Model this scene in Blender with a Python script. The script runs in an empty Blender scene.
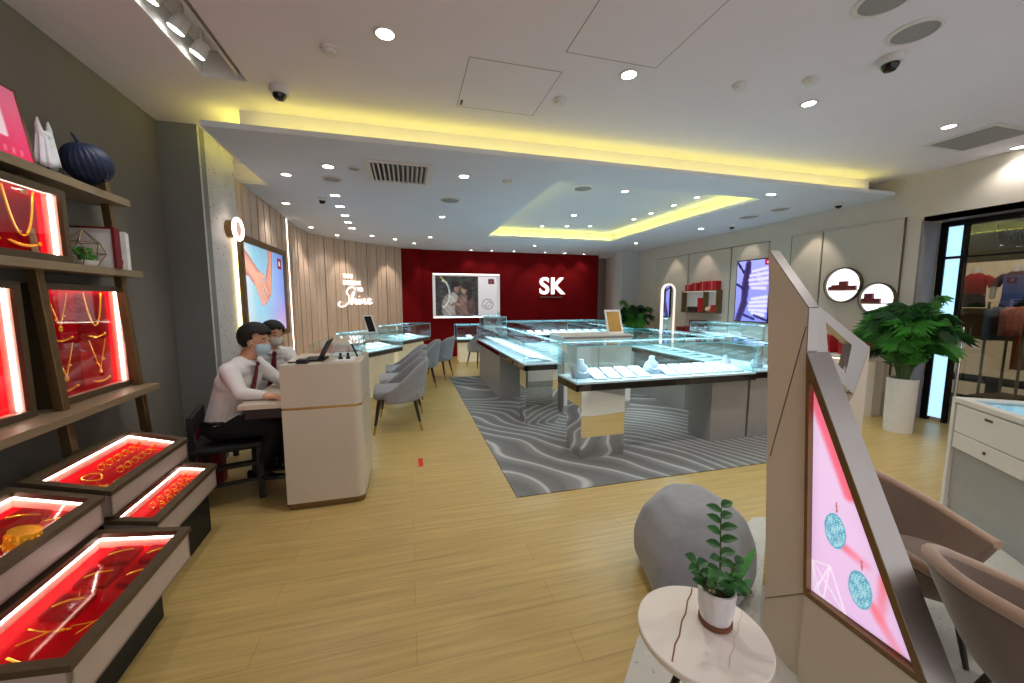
import bpy, bmesh, math, random
from mathutils import Matrix, Vector
import numpy as np
random.seed(7)
R = math.radians
sc = bpy.context.scene
COL = sc.collection
# ---------------------------------------------------------------- camera frame
F = 385.0; CX, CY, CH = 512.0, 341.5, 1.45
YAW, PIT = R(15.2), R(6.1)
cam_d = bpy.data.cameras.new('camera'); cam = bpy.data.objects.new('camera', cam_d); COL.objects.link(cam)
cam.location = (0, 0, CH); cam.rotation_euler = (R(90) - PIT, 0, -YAW)
cam_d.sensor_width = 36; cam_d.lens = 36 * F / 1024; cam_d.clip_start = .05
sc.camera = cam
def ray(x, y):
    u = (x - CX) / F; v = -(y - CY) / F
    fw = (math.sin(YAW) * math.cos(PIT), math.cos(YAW) * math.cos(PIT), -math.sin(PIT))
    r = (math.cos(YAW), -math.sin(YAW), 0)
    up = (math.sin(YAW) * math.sin(PIT), math.cos(YAW) * math.sin(PIT), math.cos(PIT))
    return Vector([fw[i] + u * r[i] + v * up[i] for i in range(3)])
def atZ(x, y, z=0):
    d = ray(x, y); return Vector((0, 0, CH)) + d * ((z - CH) / d.z)
def atY(x, y, Y):
    d = ray(x, y); return Vector((0, 0, CH)) + d * (Y / d.y)
def atX(x, y, X):
    d = ray(x, y); return Vector((0, 0, CH)) + d * (X / d.x)
# ---------------------------------------------------------------- materials
def lin(c):
    c = c / 255.0
    return c / 12.92 if c <= .04045 else ((c + .055) / 1.055) ** 2.4
def rgb(r, g, b): return (lin(r), lin(g), lin(b), 1)
MATS = {}
def mat(name, col, rough=.5, metal=0, var=.06, scale=12, emit=None, es=0, bump=0, bscale=200, sheen=0, coat=0, spec=.5, stretch=None):
    m = bpy.data.materials.new(name); m.use_nodes = True
    nt = m.node_tree; N = nt.nodes; L = nt.links
    b = N['Principled BSDF']
    b.inputs['Roughness'].default_value = rough; b.inputs['Metallic'].default_value = metal
    b.inputs['Specular IOR Level'].default_value = spec
    if sheen: b.inputs['Sheen Weight'].default_value = sheen
    if coat: b.inputs['Coat Weight'].default_value = coat
    tc = N.new('ShaderNodeTexCoord'); mp = N.new('ShaderNodeMapping'); L.new(tc.outputs['Object'], mp.inputs[0])
    if stretch: mp.inputs['Scale'].default_value = stretch
    no = N.new('ShaderNodeTexNoise'); no.inputs['Scale'].default_value = scale; no.inputs['Detail'].default_value = 4
    L.new(mp.outputs[0], no.inputs['Vector'])
    cr = N.new('ShaderNodeValToRGB')
    c = rgb(*col)
    cr.color_ramp.elements[0].position = .3; cr.color_ramp.elements[1].position = .7
    cr.color_ramp.elements[0].color = [max(0, x * (1 - var)) for x in c[:3]] + [1]
    cr.color_ramp.elements[1].color = [min(1, x * (1 + var)) for x in c[:3]] + [1]
    L.new(no.outputs['Fac'], cr.inputs[0]); L.new(cr.outputs[0], b.inputs['Base Color'])
    if emit:
        b.inputs['Emission Color'].default_value = rgb(*emit); b.inputs['Emission Strength'].default_value = es
    if bump:
        n2 = N.new('ShaderNodeTexNoise'); n2.inputs['Scale'].default_value = bscale
        L.new(mp.outputs[0], n2.inputs['Vector'])
        bp = N.new('ShaderNodeBump'); bp.inputs['Strength'].default_value = bump; bp.inputs['Distance'].default_value = .002
        L.new(n2.outputs['Fac'], bp.inputs['Height']); L.new(bp.outputs[0], b.inputs['Normal'])
    MATS[name] = m
    return m
def glassmat(name, tint, refl=.06, hi=.9):
    m = bpy.data.materials.new(name); m.use_nodes = True
    nt = m.node_tree; N = nt.nodes; L = nt.links; N.remove(N['Principled BSDF'])
    out = N['Material Output']
    t = N.new('ShaderNodeBsdfTransparent'); t.inputs[0].default_value = rgb(*tint)
    g = N.new('ShaderNodeBsdfGlossy'); g.inputs['Roughness'].default_value = .02
    g.inputs[0].default_value = (.9, .97, 1, 1)
    lw = N.new('ShaderNodeLayerWeight'); lw.inputs[0].default_value = .35
    mr = N.new('ShaderNodeMapRange'); mr.inputs['To Min'].default_value = refl; mr.inputs['To Max'].default_value = hi
    pw = N.new('ShaderNodeMath'); pw.operation = 'POWER'; pw.inputs[1].default_value = 2.5
    L.new(lw.outputs['Facing'], pw.inputs[0]); L.new(pw.outputs[0], mr.inputs['Value'])
    mx = N.new('ShaderNodeMixShader'); L.new(mr.outputs[0], mx.inputs[0]); L.new(t.outputs[0], mx.inputs[1]); L.new(g.outputs[0], mx.inputs[2])
    L.new(mx.outputs[0], out.inputs['Surface'])
    MATS[name] = m
    return m
def vcolmat(name, es=0, rough=.4):
    m = bpy.data.materials.new(name); m.use_nodes = True
    N = m.node_tree.nodes; L = m.node_tree.links; b = N['Principled BSDF']
    at = N.new('ShaderNodeAttribute'); at.attribute_name = 'Col'
    L.new(at.outputs['Color'], b.inputs['Base Color']); b.inputs['Roughness'].default_value = rough
    if es:
        L.new(at.outputs['Color'], b.inputs['Emission Color']); b.inputs['Emission Strength'].default_value = es
    MATS[name] = m
    return m
def terrazzo(name, base, chips, scale, rough=.35):
    m = mat(name, base, rough, var=.03, scale=6)
    N = m.node_tree.nodes; L = m.node_tree.links; b = N['Principled BSDF']
    src = b.inputs['Base Color'].links[0].from_socket
    tc = N.new('ShaderNodeTexCoord')
    for i, (c, thr, k) in enumerate(chips):
        v = N.new('ShaderNodeTexVoronoi'); v.inputs['Scale'].default_value = scale * k; v.inputs['Randomness'].default_value = 1
        L.new(tc.outputs['Object'], v.inputs['Vector'])
        nz = N.new('ShaderNodeTexNoise'); nz.inputs['Scale'].default_value = scale * k * 1.7
        L.new(tc.outputs['Object'], nz.inputs['Vector'])
        ad = N.new('ShaderNodeMath'); ad.operation = 'MULTIPLY_ADD'; ad.inputs[1].default_value = .25
        L.new(nz.outputs['Fac'], ad.inputs[0]); L.new(v.outputs['Distance'], ad.inputs[2])
        lt = N.new('ShaderNodeMath'); lt.operation = 'LESS_THAN'; lt.inputs[1].default_value = thr
        L.new(ad.outputs[0], lt.inputs[0])
        mx = N.new('ShaderNodeMix'); mx.data_type = 'RGBA'
        L.new(lt.outputs[0], mx.inputs['Factor']); L.new(src, mx.inputs['A']); mx.inputs['B'].default_value = rgb(*c)
        src = mx.outputs['Result']
    L.new(src, b.inputs['Base Color'])
    return m
def planks(name, c1, c2, mort, rough=.32):
    m = bpy.data.materials.new(name); m.use_nodes = True
    N = m.node_tree.nodes; L = m.node_tree.links; b = N['Principled BSDF']
    tc = N.new('ShaderNodeTexCoord')
    br = N.new('ShaderNodeTexBrick'); br.inputs['Scale'].default_value = 1
    br.inputs['Brick Width'].default_value = 1.3; br.inputs['Row Height'].default_value = .16
    br.inputs['Mortar Size'].default_value = .0025; br.inputs['Mortar Smooth'].default_value = .3
    br.inputs['Color1'].default_value = rgb(*c1); br.inputs['Color2'].default_value = rgb(*c2); br.inputs['Mortar'].default_value = rgb(*mort)
    L.new(tc.outputs['Object'], br.inputs['Vector'])
    mp = N.new('ShaderNodeMapping'); mp.inputs['Scale'].default_value = (1.2, 26, 1); L.new(tc.outputs['Object'], mp.inputs[0])
    no = N.new('ShaderNodeTexNoise'); no.inputs['Scale'].default_value = 1.6; no.inputs['Detail'].default_value = 6; L.new(mp.outputs[0], no.inputs['Vector'])
    mr = N.new('ShaderNodeMapRange'); mr.inputs['From Min'].default_value = .3; mr.inputs['From Max'].default_value = .7
    mr.inputs['To Min'].default_value = .82; mr.inputs['To Max'].default_value = 1.1; L.new(no.outputs['Fac'], mr.inputs['Value'])
    mx = N.new('ShaderNodeMix'); mx.data_type = 'RGBA'; mx.blend_type = 'MULTIPLY'; mx.inputs['Factor'].default_value = 1
    L.new(br.outputs['Color'], mx.inputs['A']); L.new(mr.outputs[0], mx.inputs['B'])
    L.new(mx.outputs['Result'], b.inputs['Base Color']); b.inputs['Roughness'].default_value = rough
    b.inputs['Specular IOR Level'].default_value = .35
    MATS[name] = m
    return m
def rugmat(name):
    m = bpy.data.materials.new(name); m.use_nodes = True
    N = m.node_tree.nodes; L = m.node_tree.links; b = N['Principled BSDF']; b.inputs['Roughness'].default_value = .95
    b.inputs['Specular IOR Level'].default_value = .1
    tc = N.new('ShaderNodeTexCoord')
    n1 = N.new('ShaderNodeTexNoise'); n1.inputs['Scale'].default_value = .5; n1.inputs['Detail'].default_value = 1.5; n1.inputs['Roughness'].default_value = .4
    L.new(tc.outputs['Object'], n1.inputs['Vector'])
    dt = N.new('ShaderNodeVectorMath'); dt.operation = 'DOT_PRODUCT'; dt.inputs[1].default_value = (5.2, 3.2, 0); L.new(tc.outputs['Object'], dt.inputs[0])
    ml = N.new('ShaderNodeMath'); ml.operation = 'MULTIPLY_ADD'; ml.inputs[1].default_value = 17
    L.new(n1.outputs['Fac'], ml.inputs[0]); L.new(dt.outputs['Value'], ml.inputs[2])
    fr = N.new('ShaderNodeMath'); fr.operation = 'FRACT'; L.new(ml.outputs[0], fr.inputs[0])
    cr = N.new('ShaderNodeValToRGB'); e = cr.color_ramp.elements
    e[0].position = 0; e[0].color = rgb(150, 146, 142); e[1].position = 1; e[1].color = rgb(150, 147, 143)
    for p, c in ((.06, (196, 193, 189)), (.11, (196, 193, 189)), (.2, (132, 128, 124)), (.6, (122, 118, 115))):
        q = e.new(p); q.color = rgb(*c)
    L.new(fr.outputs[0], cr.inputs[0])
    n2 = N.new('ShaderNodeTexNoise'); n2.inputs['Scale'].default_value = 90; L.new(tc.outputs['Object'], n2.inputs['Vector'])
    mx = N.new('ShaderNodeMix'); mx.data_type = 'RGBA'; mx.blend_type = 'MULTIPLY'; mx.inputs['Factor'].default_value = .5
    L.new(cr.outputs[0], mx.inputs['A']); L.new(n2.outputs['Color'], mx.inputs['B'])
    hv = N.new('ShaderNodeHueSaturation'); hv.inputs['Saturation'].default_value = 0.08; hv.inputs['Value'].default_value = 1.25
    L.new(mx.outputs['Result'], hv.inputs['Color']); L.new(hv.outputs[0], b.inputs['Base Color'])
    MATS[name] = m
    return m
def emat(name, col, es):
    m = mat(name, col, .6, var=.01, emit=col, es=es); return m

planks('oak_floor', (200, 172, 110), (195, 166, 104), (180, 151, 94))
terrazzo('terrazzo_floor', (205, 202, 192), [((160, 156, 146), .27, 1), ((228, 226, 220), .26, 1.6)], 34)
terrazzo('terrazzo_wall', (196, 196, 198), [((112, 110, 110), .27, 1), ((150, 146, 140), .3, 1.9)], 15, .5)
rugmat('rug_pile')
mat('ceiling_paint', (230, 224, 234), .9, var=.015, scale=3)
mat('slab_paint', (214, 219, 231), .9, var=.015, scale=3)
mat('dark_grey_wall', (118, 113, 106), .85, var=.05, scale=3)
mat('pillar_grey', (126, 128, 126), .8, var=.04, scale=3)
mat('beige_wall', (204, 196, 184), .8, var=.025, scale=3)
mat('panel_beige', (198, 189, 176), .7, var=.03, scale=4, stretch=(1, 1, .3))
mat('grey_wall', (150, 148, 146), .85, var=.04, scale=3)
mat('pale_column', (196, 194, 196), .8, var=.02)
mat('red_wall', (116, 0, 6), .8, var=.08, scale=2, spec=.15)
mat('slat_wood', (208, 182, 162), .55, var=.14, scale=5, stretch=(9, 9, .5))
mat('slat_gap', (84, 66, 54), .8)
mat('jamb_grey', (132, 126, 126), .7)
mat('black_metal', (24, 24, 26), .35, .6)
mat('black_matte', (16, 16, 18), .6)
mat('dark_wood', (34, 24, 22), .45, var=.15)
mat('bronze', (128, 104, 70), .35, .75, var=.08, scale=30)
mat('bronze_dark', (92, 78, 58), .45, .35, var=.1, scale=20)
mat('shelf_laminate', (142, 126, 100), .45, .15, var=.08, scale=8, stretch=(6, .6, 6))
mat('gold_trim', (200, 160, 92), .25, .9)
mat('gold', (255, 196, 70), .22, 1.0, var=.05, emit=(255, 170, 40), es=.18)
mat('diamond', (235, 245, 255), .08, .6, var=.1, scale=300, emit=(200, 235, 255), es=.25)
mat('chrome', (205, 203, 200), .06, 1.0, var=.01)
mat('mirror', (232, 230, 226), .015, 1.0, var=.0)
mat('dark_mirror', (84, 78, 72), .05, 1.0)
mat('mirror_bronze', (205, 190, 160), .04, 1.0, var=.02)
mat('red_velvet', (226, 0, 26), .85, var=.1, scale=14, spec=.1)
mat('red_velvet_dark', (186, 0, 22), .85, var=.14, scale=14, spec=.1)
mat('peach_lining', (238, 196, 180), .6, var=.03)
mat('white_laminate', (224, 218, 210), .35, var=.015)
mat('case_side', (186, 170, 160), .35, var=.03)
mat('desk_cream', (205, 194, 177), .3, var=.015)
mat('cream_base', (236, 226, 202), .5, emit=(255, 236, 190), es=.15)
mat('grey_laminate', (158, 156, 152), .4, var=.03)
mat('white_deck', (206, 226, 235), .5, var=.03, scale=40)
mat('tray_white', (222, 230, 233), .6, var=.03)
mat('bust_grey', (176, 188, 204), .7)
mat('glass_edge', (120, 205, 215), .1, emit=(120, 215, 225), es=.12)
glassmat('clear_glass', (246, 252, 252))
glassmat('shop_glass', (206, 210, 206), .05)
glassmat('case_glass', (252, 246, 244), .03, .7)
emat('led_white', (255, 246, 240), 9)
emat('led_warm', (255, 232, 214), 5)
emat('led_cool', (214, 240, 255), 6)
emat('cove_yellow', (255, 243, 112), 9)
emat('lamp_white', (255, 253, 246), 14)
emat('sign_white', (255, 255, 255), 1.0)
emat('niche_white', (244, 248, 255), 1.3)
emat('lightbox_blue', (176, 222, 246), 1.0)
emat('arch_glow', (255, 232, 220), .8)
emat('glow_gold', (255, 232, 170), 3.0)
mat('grey_fabric', (142, 142, 146), .9, var=.07, scale=40, sheen=.25, bump=.25, bscale=500)
mat('ottoman_fabric', (152, 155, 160), .92, var=.05, scale=30, sheen=.25, bump=.2, bscale=500)
mat('beige_velvet', (108, 86, 70), .85, var=.08, scale=9, sheen=.5)  # tone darkened so the colour carries the shade inside the shell
mat('beige_piping', (176, 146, 124), .8, var=.05, sheen=.5)
mat('brushed_chrome', (176, 172, 170), .28, 1.0, var=.03)
mat('kiosk_beige', (210, 196, 176), .45, var=.02, scale=5)
mat('marble', (240, 232, 222), .18, var=.035, scale=5)
mat('vein', (122, 74, 52), .3)
mat('vein_pale', (214, 196, 170), .3)
mat('pot_marble', (226, 222, 224), .4, var=.16, scale=10, stretch=(3, 3, .7))
mat('terracotta_base', (120, 72, 48), .6)
mat('leaf', (48, 104, 44), .45, var=.3, scale=20)
mat('leaf_bright', (70, 150, 56), .4, var=.25, scale=20)
mat('palm_leaf', (66, 142, 50), .5, var=.35, scale=5)
mat('palm_leaf_dark', (34, 78, 34), .5, var=.3, scale=5)
mat('stem_green', (70, 96, 44), .6)
mat('soil', (58, 42, 32), .95, var=.3, scale=60)
mat('pot_white', (226, 224, 220), .6, var=.03, scale=8)
mat('red_box', (176, 12, 22), .5, var=.06)
mat('maroon_box', (112, 12, 24), .5, var=.08)
mat('white_box', (232, 230, 230), .6)
mat('paper', (238, 238, 236), .7)
mat('navy_basket', (20, 34, 66), .55, var=.4, scale=60, bump=.6, bscale=120)
mat('white_cloth', (214, 220, 228), .8, var=.08, scale=30)
mat('skin', (214, 160, 128), .55, var=.05)
mat('shirt_white', (222, 220, 222), .8, var=.06, scale=14, bump=.3, bscale=30)
mat('trousers_black', (12, 12, 14), .85)
mat('hair_black', (12, 11, 12), .75, var=.4, scale=80)
mat('mask_blue', (176, 202, 216), .8, var=.03)
mat('mask_white', (214, 210, 204), .8, var=.03)
mat('tie_red', (112, 14, 26), .6, var=.1, scale=80)
mat('shoe_black', (10, 10, 11), .3)
mat('eye_white', (190, 184, 178), .3)
mat('speaker_grey', (150, 148, 148), .7, var=.2, scale=500)
mat('vent_white', (214, 212, 210), .6)
mat('vent_dark', (60, 60, 62), .8)
mat('lens_black', (10, 10, 12), .08)
mat('seam_grey', (150, 146, 142), .8)
mat('groove', (96, 88, 80), .8)
mat('red_tape', (220, 40, 30), .6)
mat('shop_wall', (214, 194, 166), .8, emit=(255, 220, 180), es=.3)  # emission added to brighten the dim shop, the wall is no lamp
mat('shop_floor', (110, 98, 84), .5)
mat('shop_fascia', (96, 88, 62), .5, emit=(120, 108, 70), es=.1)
mat('knit_red', (176, 26, 30), .9, var=.1, scale=60)
mat('knit_brown', (104, 74, 74), .9, var=.2, scale=60)
mat('denim_navy', (26, 28, 46), .9, var=.2, scale=60)
mat('cloth_orange', (206, 112, 62), .9, var=.18, scale=20, stretch=(8, 8, 1))
mat('cloth_grey', (112, 112, 120), .9, var=.2, scale=20, stretch=(8, 8, 1))
mat('cloth_pink', (206, 124, 110), .9, var=.18, scale=20)
mat('cloth_dark', (42, 40, 46), .9, var=.2, scale=20)
mat('rack_metal', (150, 142, 132), .35, .8)
mat('mannequin_white', (232, 222, 212), .5)
mat('wood_shelf', (120, 92, 66), .6, var=.2, scale=10)
mat('crystal_glass', (220, 235, 230), .05, 0, emit=None)
vcolmat('print_screen', .62, .25)
vcolmat('print_dim', .22, .3)
vcolmat('print_bright', .68, .2)
M = MATS
# ---------------------------------------------------------------- mesh builder
W = {}
class MB:
    def __init__(s): s.bm = bmesh.new(); s.mi = 0
    def slot(s, i): s.mi = i; return s
    def _add(s, src, M4=None):
        if M4 is not None: src.transform(M4)
        me = bpy.data.meshes.new('t'); 
        for f in src.faces: f.material_index = s.mi
        src.to_mesh(me); src.free(); s.bm.from_mesh(me); bpy.data.meshes.remove(me); return s
    def box(s, x0, x1, y0, y1, z0, z1, bev=0, seg=2, M4=None):
        b = bmesh.new(); bmesh.ops.create_cube(b, size=1)
        for v in b.verts:
            v.co = Vector(((x0 + x1) / 2 + v.co.x * abs(x1 - x0), (y0 + y1) / 2 + v.co.y * abs(y1 - y0), (z0 + z1) / 2 + v.co.z * abs(z1 - z0)))
        if bev: bmesh.ops.bevel(b, geom=list(b.edges), offset=bev, segments=seg, profile=.5, affect='EDGES')
        return s._add(b, M4)
    def prism(s, poly, vec, bev=0, M4=None):
        b = bmesh.new(); vec = Vector(vec)
        v0 = [b.verts.new(Vector(p)) for p in poly]; v1 = [b.verts.new(Vector(p) + vec) for p in poly]
        n = len(poly)
        b.faces.new(v0); b.faces.new(v1[::-1])
        for i in range(n): b.faces.new((v0[i], v1[i], v1[(i + 1) % n], v0[(i + 1) % n]))
        bmesh.ops.recalc_face_normals(b, faces=b.faces)
        if bev: bmesh.ops.bevel(b, geom=list(b.edges), offset=bev, segments=2, profile=.5, affect='EDGES')
        return s._add(b, M4)
    def ring(s, outer, inner, vec):
        b = bmesh.new(); vec = Vector(vec); n = len(outer)
        o0 = [b.verts.new(Vector(p)) for p in outer]; o1 = [b.verts.new(Vector(p) + vec) for p in outer]
        i0 = [b.verts.new(Vector(p)) for p in inner]; i1 = [b.verts.new(Vector(p) + vec) for p in inner]
        for k in range(n):
            j = (k + 1) % n
            b.faces.new((o0[k], o0[j], i0[j], i0[k])); b.faces.new((o1[k], i1[k], i1[j], o1[j]))
            b.faces.new((o0[k], o1[k], o1[j], o0[j])); b.faces.new((i0[k], i0[j], i1[j], i1[k]))
        bmesh.ops.recalc_face_normals(b, faces=b.faces)
        return s._add(b)
    def face(s, *pts):
        b = bmesh.new(); b.faces.new([b.verts.new(Vector(p)) for p in pts]); return s._add(b)
    def tube(s, pts, r, n=8, closed=False, M4=None):
        pts = [Vector(p) for p in pts]; rs = r if isinstance(r, (list, tuple)) else [r] * len(pts)
        b = bmesh.new(); rings = []; m = len(pts); ref = None
        for i, p in enumerate(pts):
            if closed: t = pts[(i + 1) % m] - pts[i - 1]
            else: t = pts[min(i + 1, m - 1)] - pts[max(i - 1, 0)]
            t = t.normalized() if t.length > 1e-9 else Vector((0, 0, 1))
            if ref is None: ref = t.orthogonal().normalized()
            ref = ref - t * ref.dot(t)
            ref = ref.normalized() if ref.length > 1e-6 else t.orthogonal().normalized()
            q = t.cross(ref)
            rings.append([b.verts.new(p + (ref * math.cos(a) + q * math.sin(a)) * rs[i]) for a in [2 * math.pi * k / n for k in range(n)]])
        rng = range(m) if closed else range(m - 1)
        for i in rng:
            A, B = rings[i], rings[(i + 1) % m]
            for k in range(n): b.faces.new((A[k], A[(k + 1) % n], B[(k + 1) % n], B[k]))
        if not closed:
            b.faces.new(rings[0][::-1]); b.faces.new(rings[-1])
        return s._add(b, M4)
    def lathe(s, prof, c=(0, 0, 0), n=32, sx=1, sy=1, M4=None, loop=False):
        b = bmesh.new(); rings = []
        for r, z in prof:
            if r <= 1e-6: rings.append([b.verts.new((c[0], c[1], c[2] + z))])
            else: rings.append([b.verts.new((c[0] + sx * r * math.cos(2 * math.pi * k / n), c[1] + sy * r * math.sin(2 * math.pi * k / n), c[2] + z)) for k in range(n)])
        if loop: rings.append(rings[0])
        for A, B in zip(rings[:-1], rings[1:]):
            if len(A) == 1 and len(B) == 1: continue
            for k in range(n):
                j = (k + 1) % n
                if len(A) == 1: b.faces.new((A[0], B[j], B[k]))
                elif len(B) == 1: b.faces.new((A[k], A[j], B[0]))
                else: b.faces.new((A[k], A[j], B[j], B[k]))
        for e in (() if loop else (0, -1)):
            if len(rings[e]) > 1: b.faces.new(rings[e] if e == -1 else rings[e][::-1])
        bmesh.ops.recalc_face_normals(b, faces=b.faces)
        return s._add(b, M4)
    def ball(s, c, r, sub=2, sc3=(1, 1, 1), M4=None):
        b = bmesh.new(); bmesh.ops.create_icosphere(b, subdivisions=sub, radius=1)
        for v in b.verts: v.co = Vector((c[0] + v.co.x * r * sc3[0], c[1] + v.co.y * r * sc3[1], c[2] + v.co.z * r * sc3[2]))
        return s._add(b, M4)
    def grid(s, fn, nu, nv, closed_u=False):
        b = bmesh.new()
        V = [[b.verts.new(Vector(fn(i / (nu if closed_u else nu - 1), j / (nv - 1)))) for j in range(nv)] for i in range(nu)]
        for i in range(nu if closed_u else nu - 1):
            for j in range(nv - 1):
                b.faces.new((V[i][j], V[(i + 1) % nu][j], V[(i + 1) % nu][j + 1], V[i][j + 1]))
        return s._add(b)
    def build(s, name, material, parent=None, local=False, smooth=False, mods=None, label=None):
        mats = material if isinstance(material, (list, tuple)) else [material]
        if parent is not None and not local: s.bm.transform(W[parent.name].inverted())
        if smooth:
            for f in s.bm.faces: f.smooth = True
            for e in s.bm.edges:
                if len(e.link_faces) == 2 and e.calc_face_angle(0) > R(40): e.smooth = False
        me = bpy.data.meshes.new(name); s.bm.to_mesh(me); s.bm.free()
        for k in mats: me.materials.append(M[k])
        o = bpy.data.objects.new(name, me); COL.objects.link(o)
        if parent is not None:
            o.parent = parent; W[o.name] = W[parent.name]
        else: W[o.name] = Matrix.Identity(4)
        if mods:
            for t, kw in mods:
                md = o.modifiers.new(t.lower(), t)
                for k, v in kw.items(): setattr(md, k, v)
        if label: o['label'] = label
        return o
def thing(name, label, cat, loc=(0, 0, 0), rz=0, group=None):
    o = bpy.data.objects.new(name, None); COL.objects.link(o); o.empty_display_size = .1
    o.location = loc; o.rotation_euler = (0, 0, rz); o['label'] = label; o['category'] = cat
    if group: o['group'] = group
    W[o.name] = Matrix.Translation(Vector(loc)) @ Matrix.Rotation(rz, 4, 'Z')
    return o
def tag(o, label, cat, group=None):
    o['label'] = label; o['category'] = cat
    if group: o['group'] = group
    return o
def struct(o, label=None):
    o['kind'] = 'structure'
    if label: o['label'] = label
    return o
def dup(root, loc, rz=0, label=None, group=None):
    r = root.copy(); COL.objects.link(r); r.location = loc
    if root.type == 'EMPTY' or rz: r.rotation_euler = (root.rotation_euler[0], root.rotation_euler[1], rz)
    if label: r['label'] = label
    if group: r['group'] = group
    for ch in list(root.children):
        c = ch.copy(); COL.objects.link(c); c.parent = r
        for g in list(ch.children):
            d = g.copy(); COL.objects.link(d); d.parent = c
    return r
def painted(name, origin, uvec, vvec, nx, ny, fn, material, parent=None, mask=None):
    """flat printed or lit picture: coloured per vertex, (u, v) in 0..1"""
    o0, uv, vv = Vector(origin), Vector(uvec), Vector(vvec)
    vs, cs, fs = [], [], []
    for j in range(ny + 1):
        for i in range(nx + 1):
            u, v = i / nx, j / ny
            vs.append(o0 + uv * u + vv * v)
            c = fn(u, v); cs.append([lin(max(0, min(255, k))) for k in c] + [1])
    for j in range(ny):
        for i in range(nx):
            a = j * (nx + 1) + i
            if mask is None or mask((i + .5) / nx, (j + .5) / ny): fs.append((a, a + 1, a + nx + 2, a + nx + 1))
    if parent is not None:
        inv = W[parent.name].inverted(); vs = [inv @ v for v in vs]
    me = bpy.data.meshes.new(name); me.from_pydata([tuple(v) for v in vs], [], fs); me.update()
    at = me.color_attributes.new('Col', 'FLOAT_COLOR', 'POINT')
    at.data.foreach_set('color', [k for c in cs for k in c])
    me.materials.append(M[material])
    o = bpy.data.objects.new(name, me); COL.objects.link(o)
    if parent is not None: o.parent = parent; W[o.name] = W[parent.name]
    return o
def text_mb(body, size, extrude=.01, bold=0, align='CENTER'):
    cu = bpy.data.curves.new('txt', 'FONT'); cu.body = body; cu.size = size; cu.extrude = extrude; cu.offset = bold; cu.align_x = align; cu.space_character = 1.08
    o = bpy.data.objects.new('txt', cu); COL.objects.link(o)
    dg = bpy.context.evaluated_depsgraph_get(); dg.update()
    me = bpy.data.meshes.new_from_object(o.evaluated_get(dg))
    mb = MB(); mb.bm.from_mesh(me)
    bpy.data.objects.remove(o); bpy.data.curves.remove(cu); bpy.data.meshes.remove(me)
    return mb
def spot(x, y, z, e, size=110, blend=.7, col=(1, .95, .88), rad=.05, rot=(0, 0, 0)):
    l = bpy.data.lights.new('spot_lamp', 'SPOT'); l.energy = e; l.spot_size = R(size); l.spot_blend = blend; l.color = col; l.shadow_soft_size = rad
    o = bpy.data.objects.new('spot_lamp', l); COL.objects.link(o); o.location = (x, y, z); o.rotation_euler = rot
    return o
def area(x, y, z, sx, sy, e, col=(1, 1, 1), rot=(0, 0, 0)):
    l = bpy.data.lights.new('area_lamp', 'AREA'); l.shape = 'RECTANGLE'; l.size = sx; l.size_y = sy; l.energy = e; l.color = col
    o = bpy.data.objects.new('area_lamp', l); COL.objects.link(o); o.location = (x, y, z); o.rotation_euler = rot
    return o
ORD = ['first', 'second', 'third', 'fourth', 'fifth', 'sixth', 'seventh', 'eighth', 'ninth', 'tenth', 'eleventh', 'twelfth', 'thirteenth', 'fourteenth']
def sm(a, b, x):
    t = max(0, min(1, (x - a) / (b - a))); return t * t * (3 - 2 * t)
def mixc(a, b, t): return tuple(a[i] + (b[i] - a[i]) * t for i in range(3))
def segd(p, a, b):
    px, py = p[0] - a[0], p[1] - a[1]; dx, dy = b[0] - a[0], b[1] - a[1]
    t = max(0, min(1, (px * dx + py * dy) / (dx * dx + dy * dy + 1e-12)))
    return math.hypot(px - t * dx, py - t * dy), t
# ================================================================ SETTING
ZM, ZS = 2.9, 2.7
def lw(y): return -1.92 + (3.93 - y) * .05          # left wall line
b = MB().box(-2.6, 6.12, -2, 11.5, -.1, 0)
struct(b.build('floor', 'oak_floor'))
b = MB().prism([(.45, .86, 0), (.92, 1.32, 0), (2.19, 1.93, 0), (3.5, 1.72, 0), (6.1, 1.62, 0), (6.1, -1.5, 0), (.45, -1.5, 0)], (0, 0, .004))
struct(b.build('floor_right', 'terrazzo_floor'))
b = MB().box(6.12, 9.5, -1, 5.5, -.1, 0); struct(b.build('floor_outside', 'shop_floor'))
# main ceiling with a pocket for the track lights
tx0, tx1, ty0, ty1 = -1.24, -.98, .9, 3.11
b = MB()
for x0, x1, y0, y1 in ((-2.6, tx0, -2, 11.5), (tx1, 6.3, -2, 11.5), (tx0, tx1, -2, ty0), (tx0, tx1, ty1, 11.5)):
    b.box(x0, x1, y0, y1, ZM, ZM + .04)
struct(b.build('ceiling', 'ceiling_paint'))
b = MB()
b.box(tx0, tx0 + .006, ty0, ty1, ZM + .001, ZM + .16); b.box(tx1 - .006, tx1, ty0, ty1, ZM + .001, ZM + .16)
b.box(tx0 + .006, tx1 - .006, ty0, ty0 + .006, ZM + .001, ZM + .16); b.box(tx0 + .006, tx1 - .006, ty1 - .006, ty1, ZM + .001, ZM + .16); b.box(tx0 - .01, tx1 + .01, ty0 - .01, ty1 + .01, ZM + .16, ZM + .17)
struct(b.build('trim_track_pocket', 'vent_white'))
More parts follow.
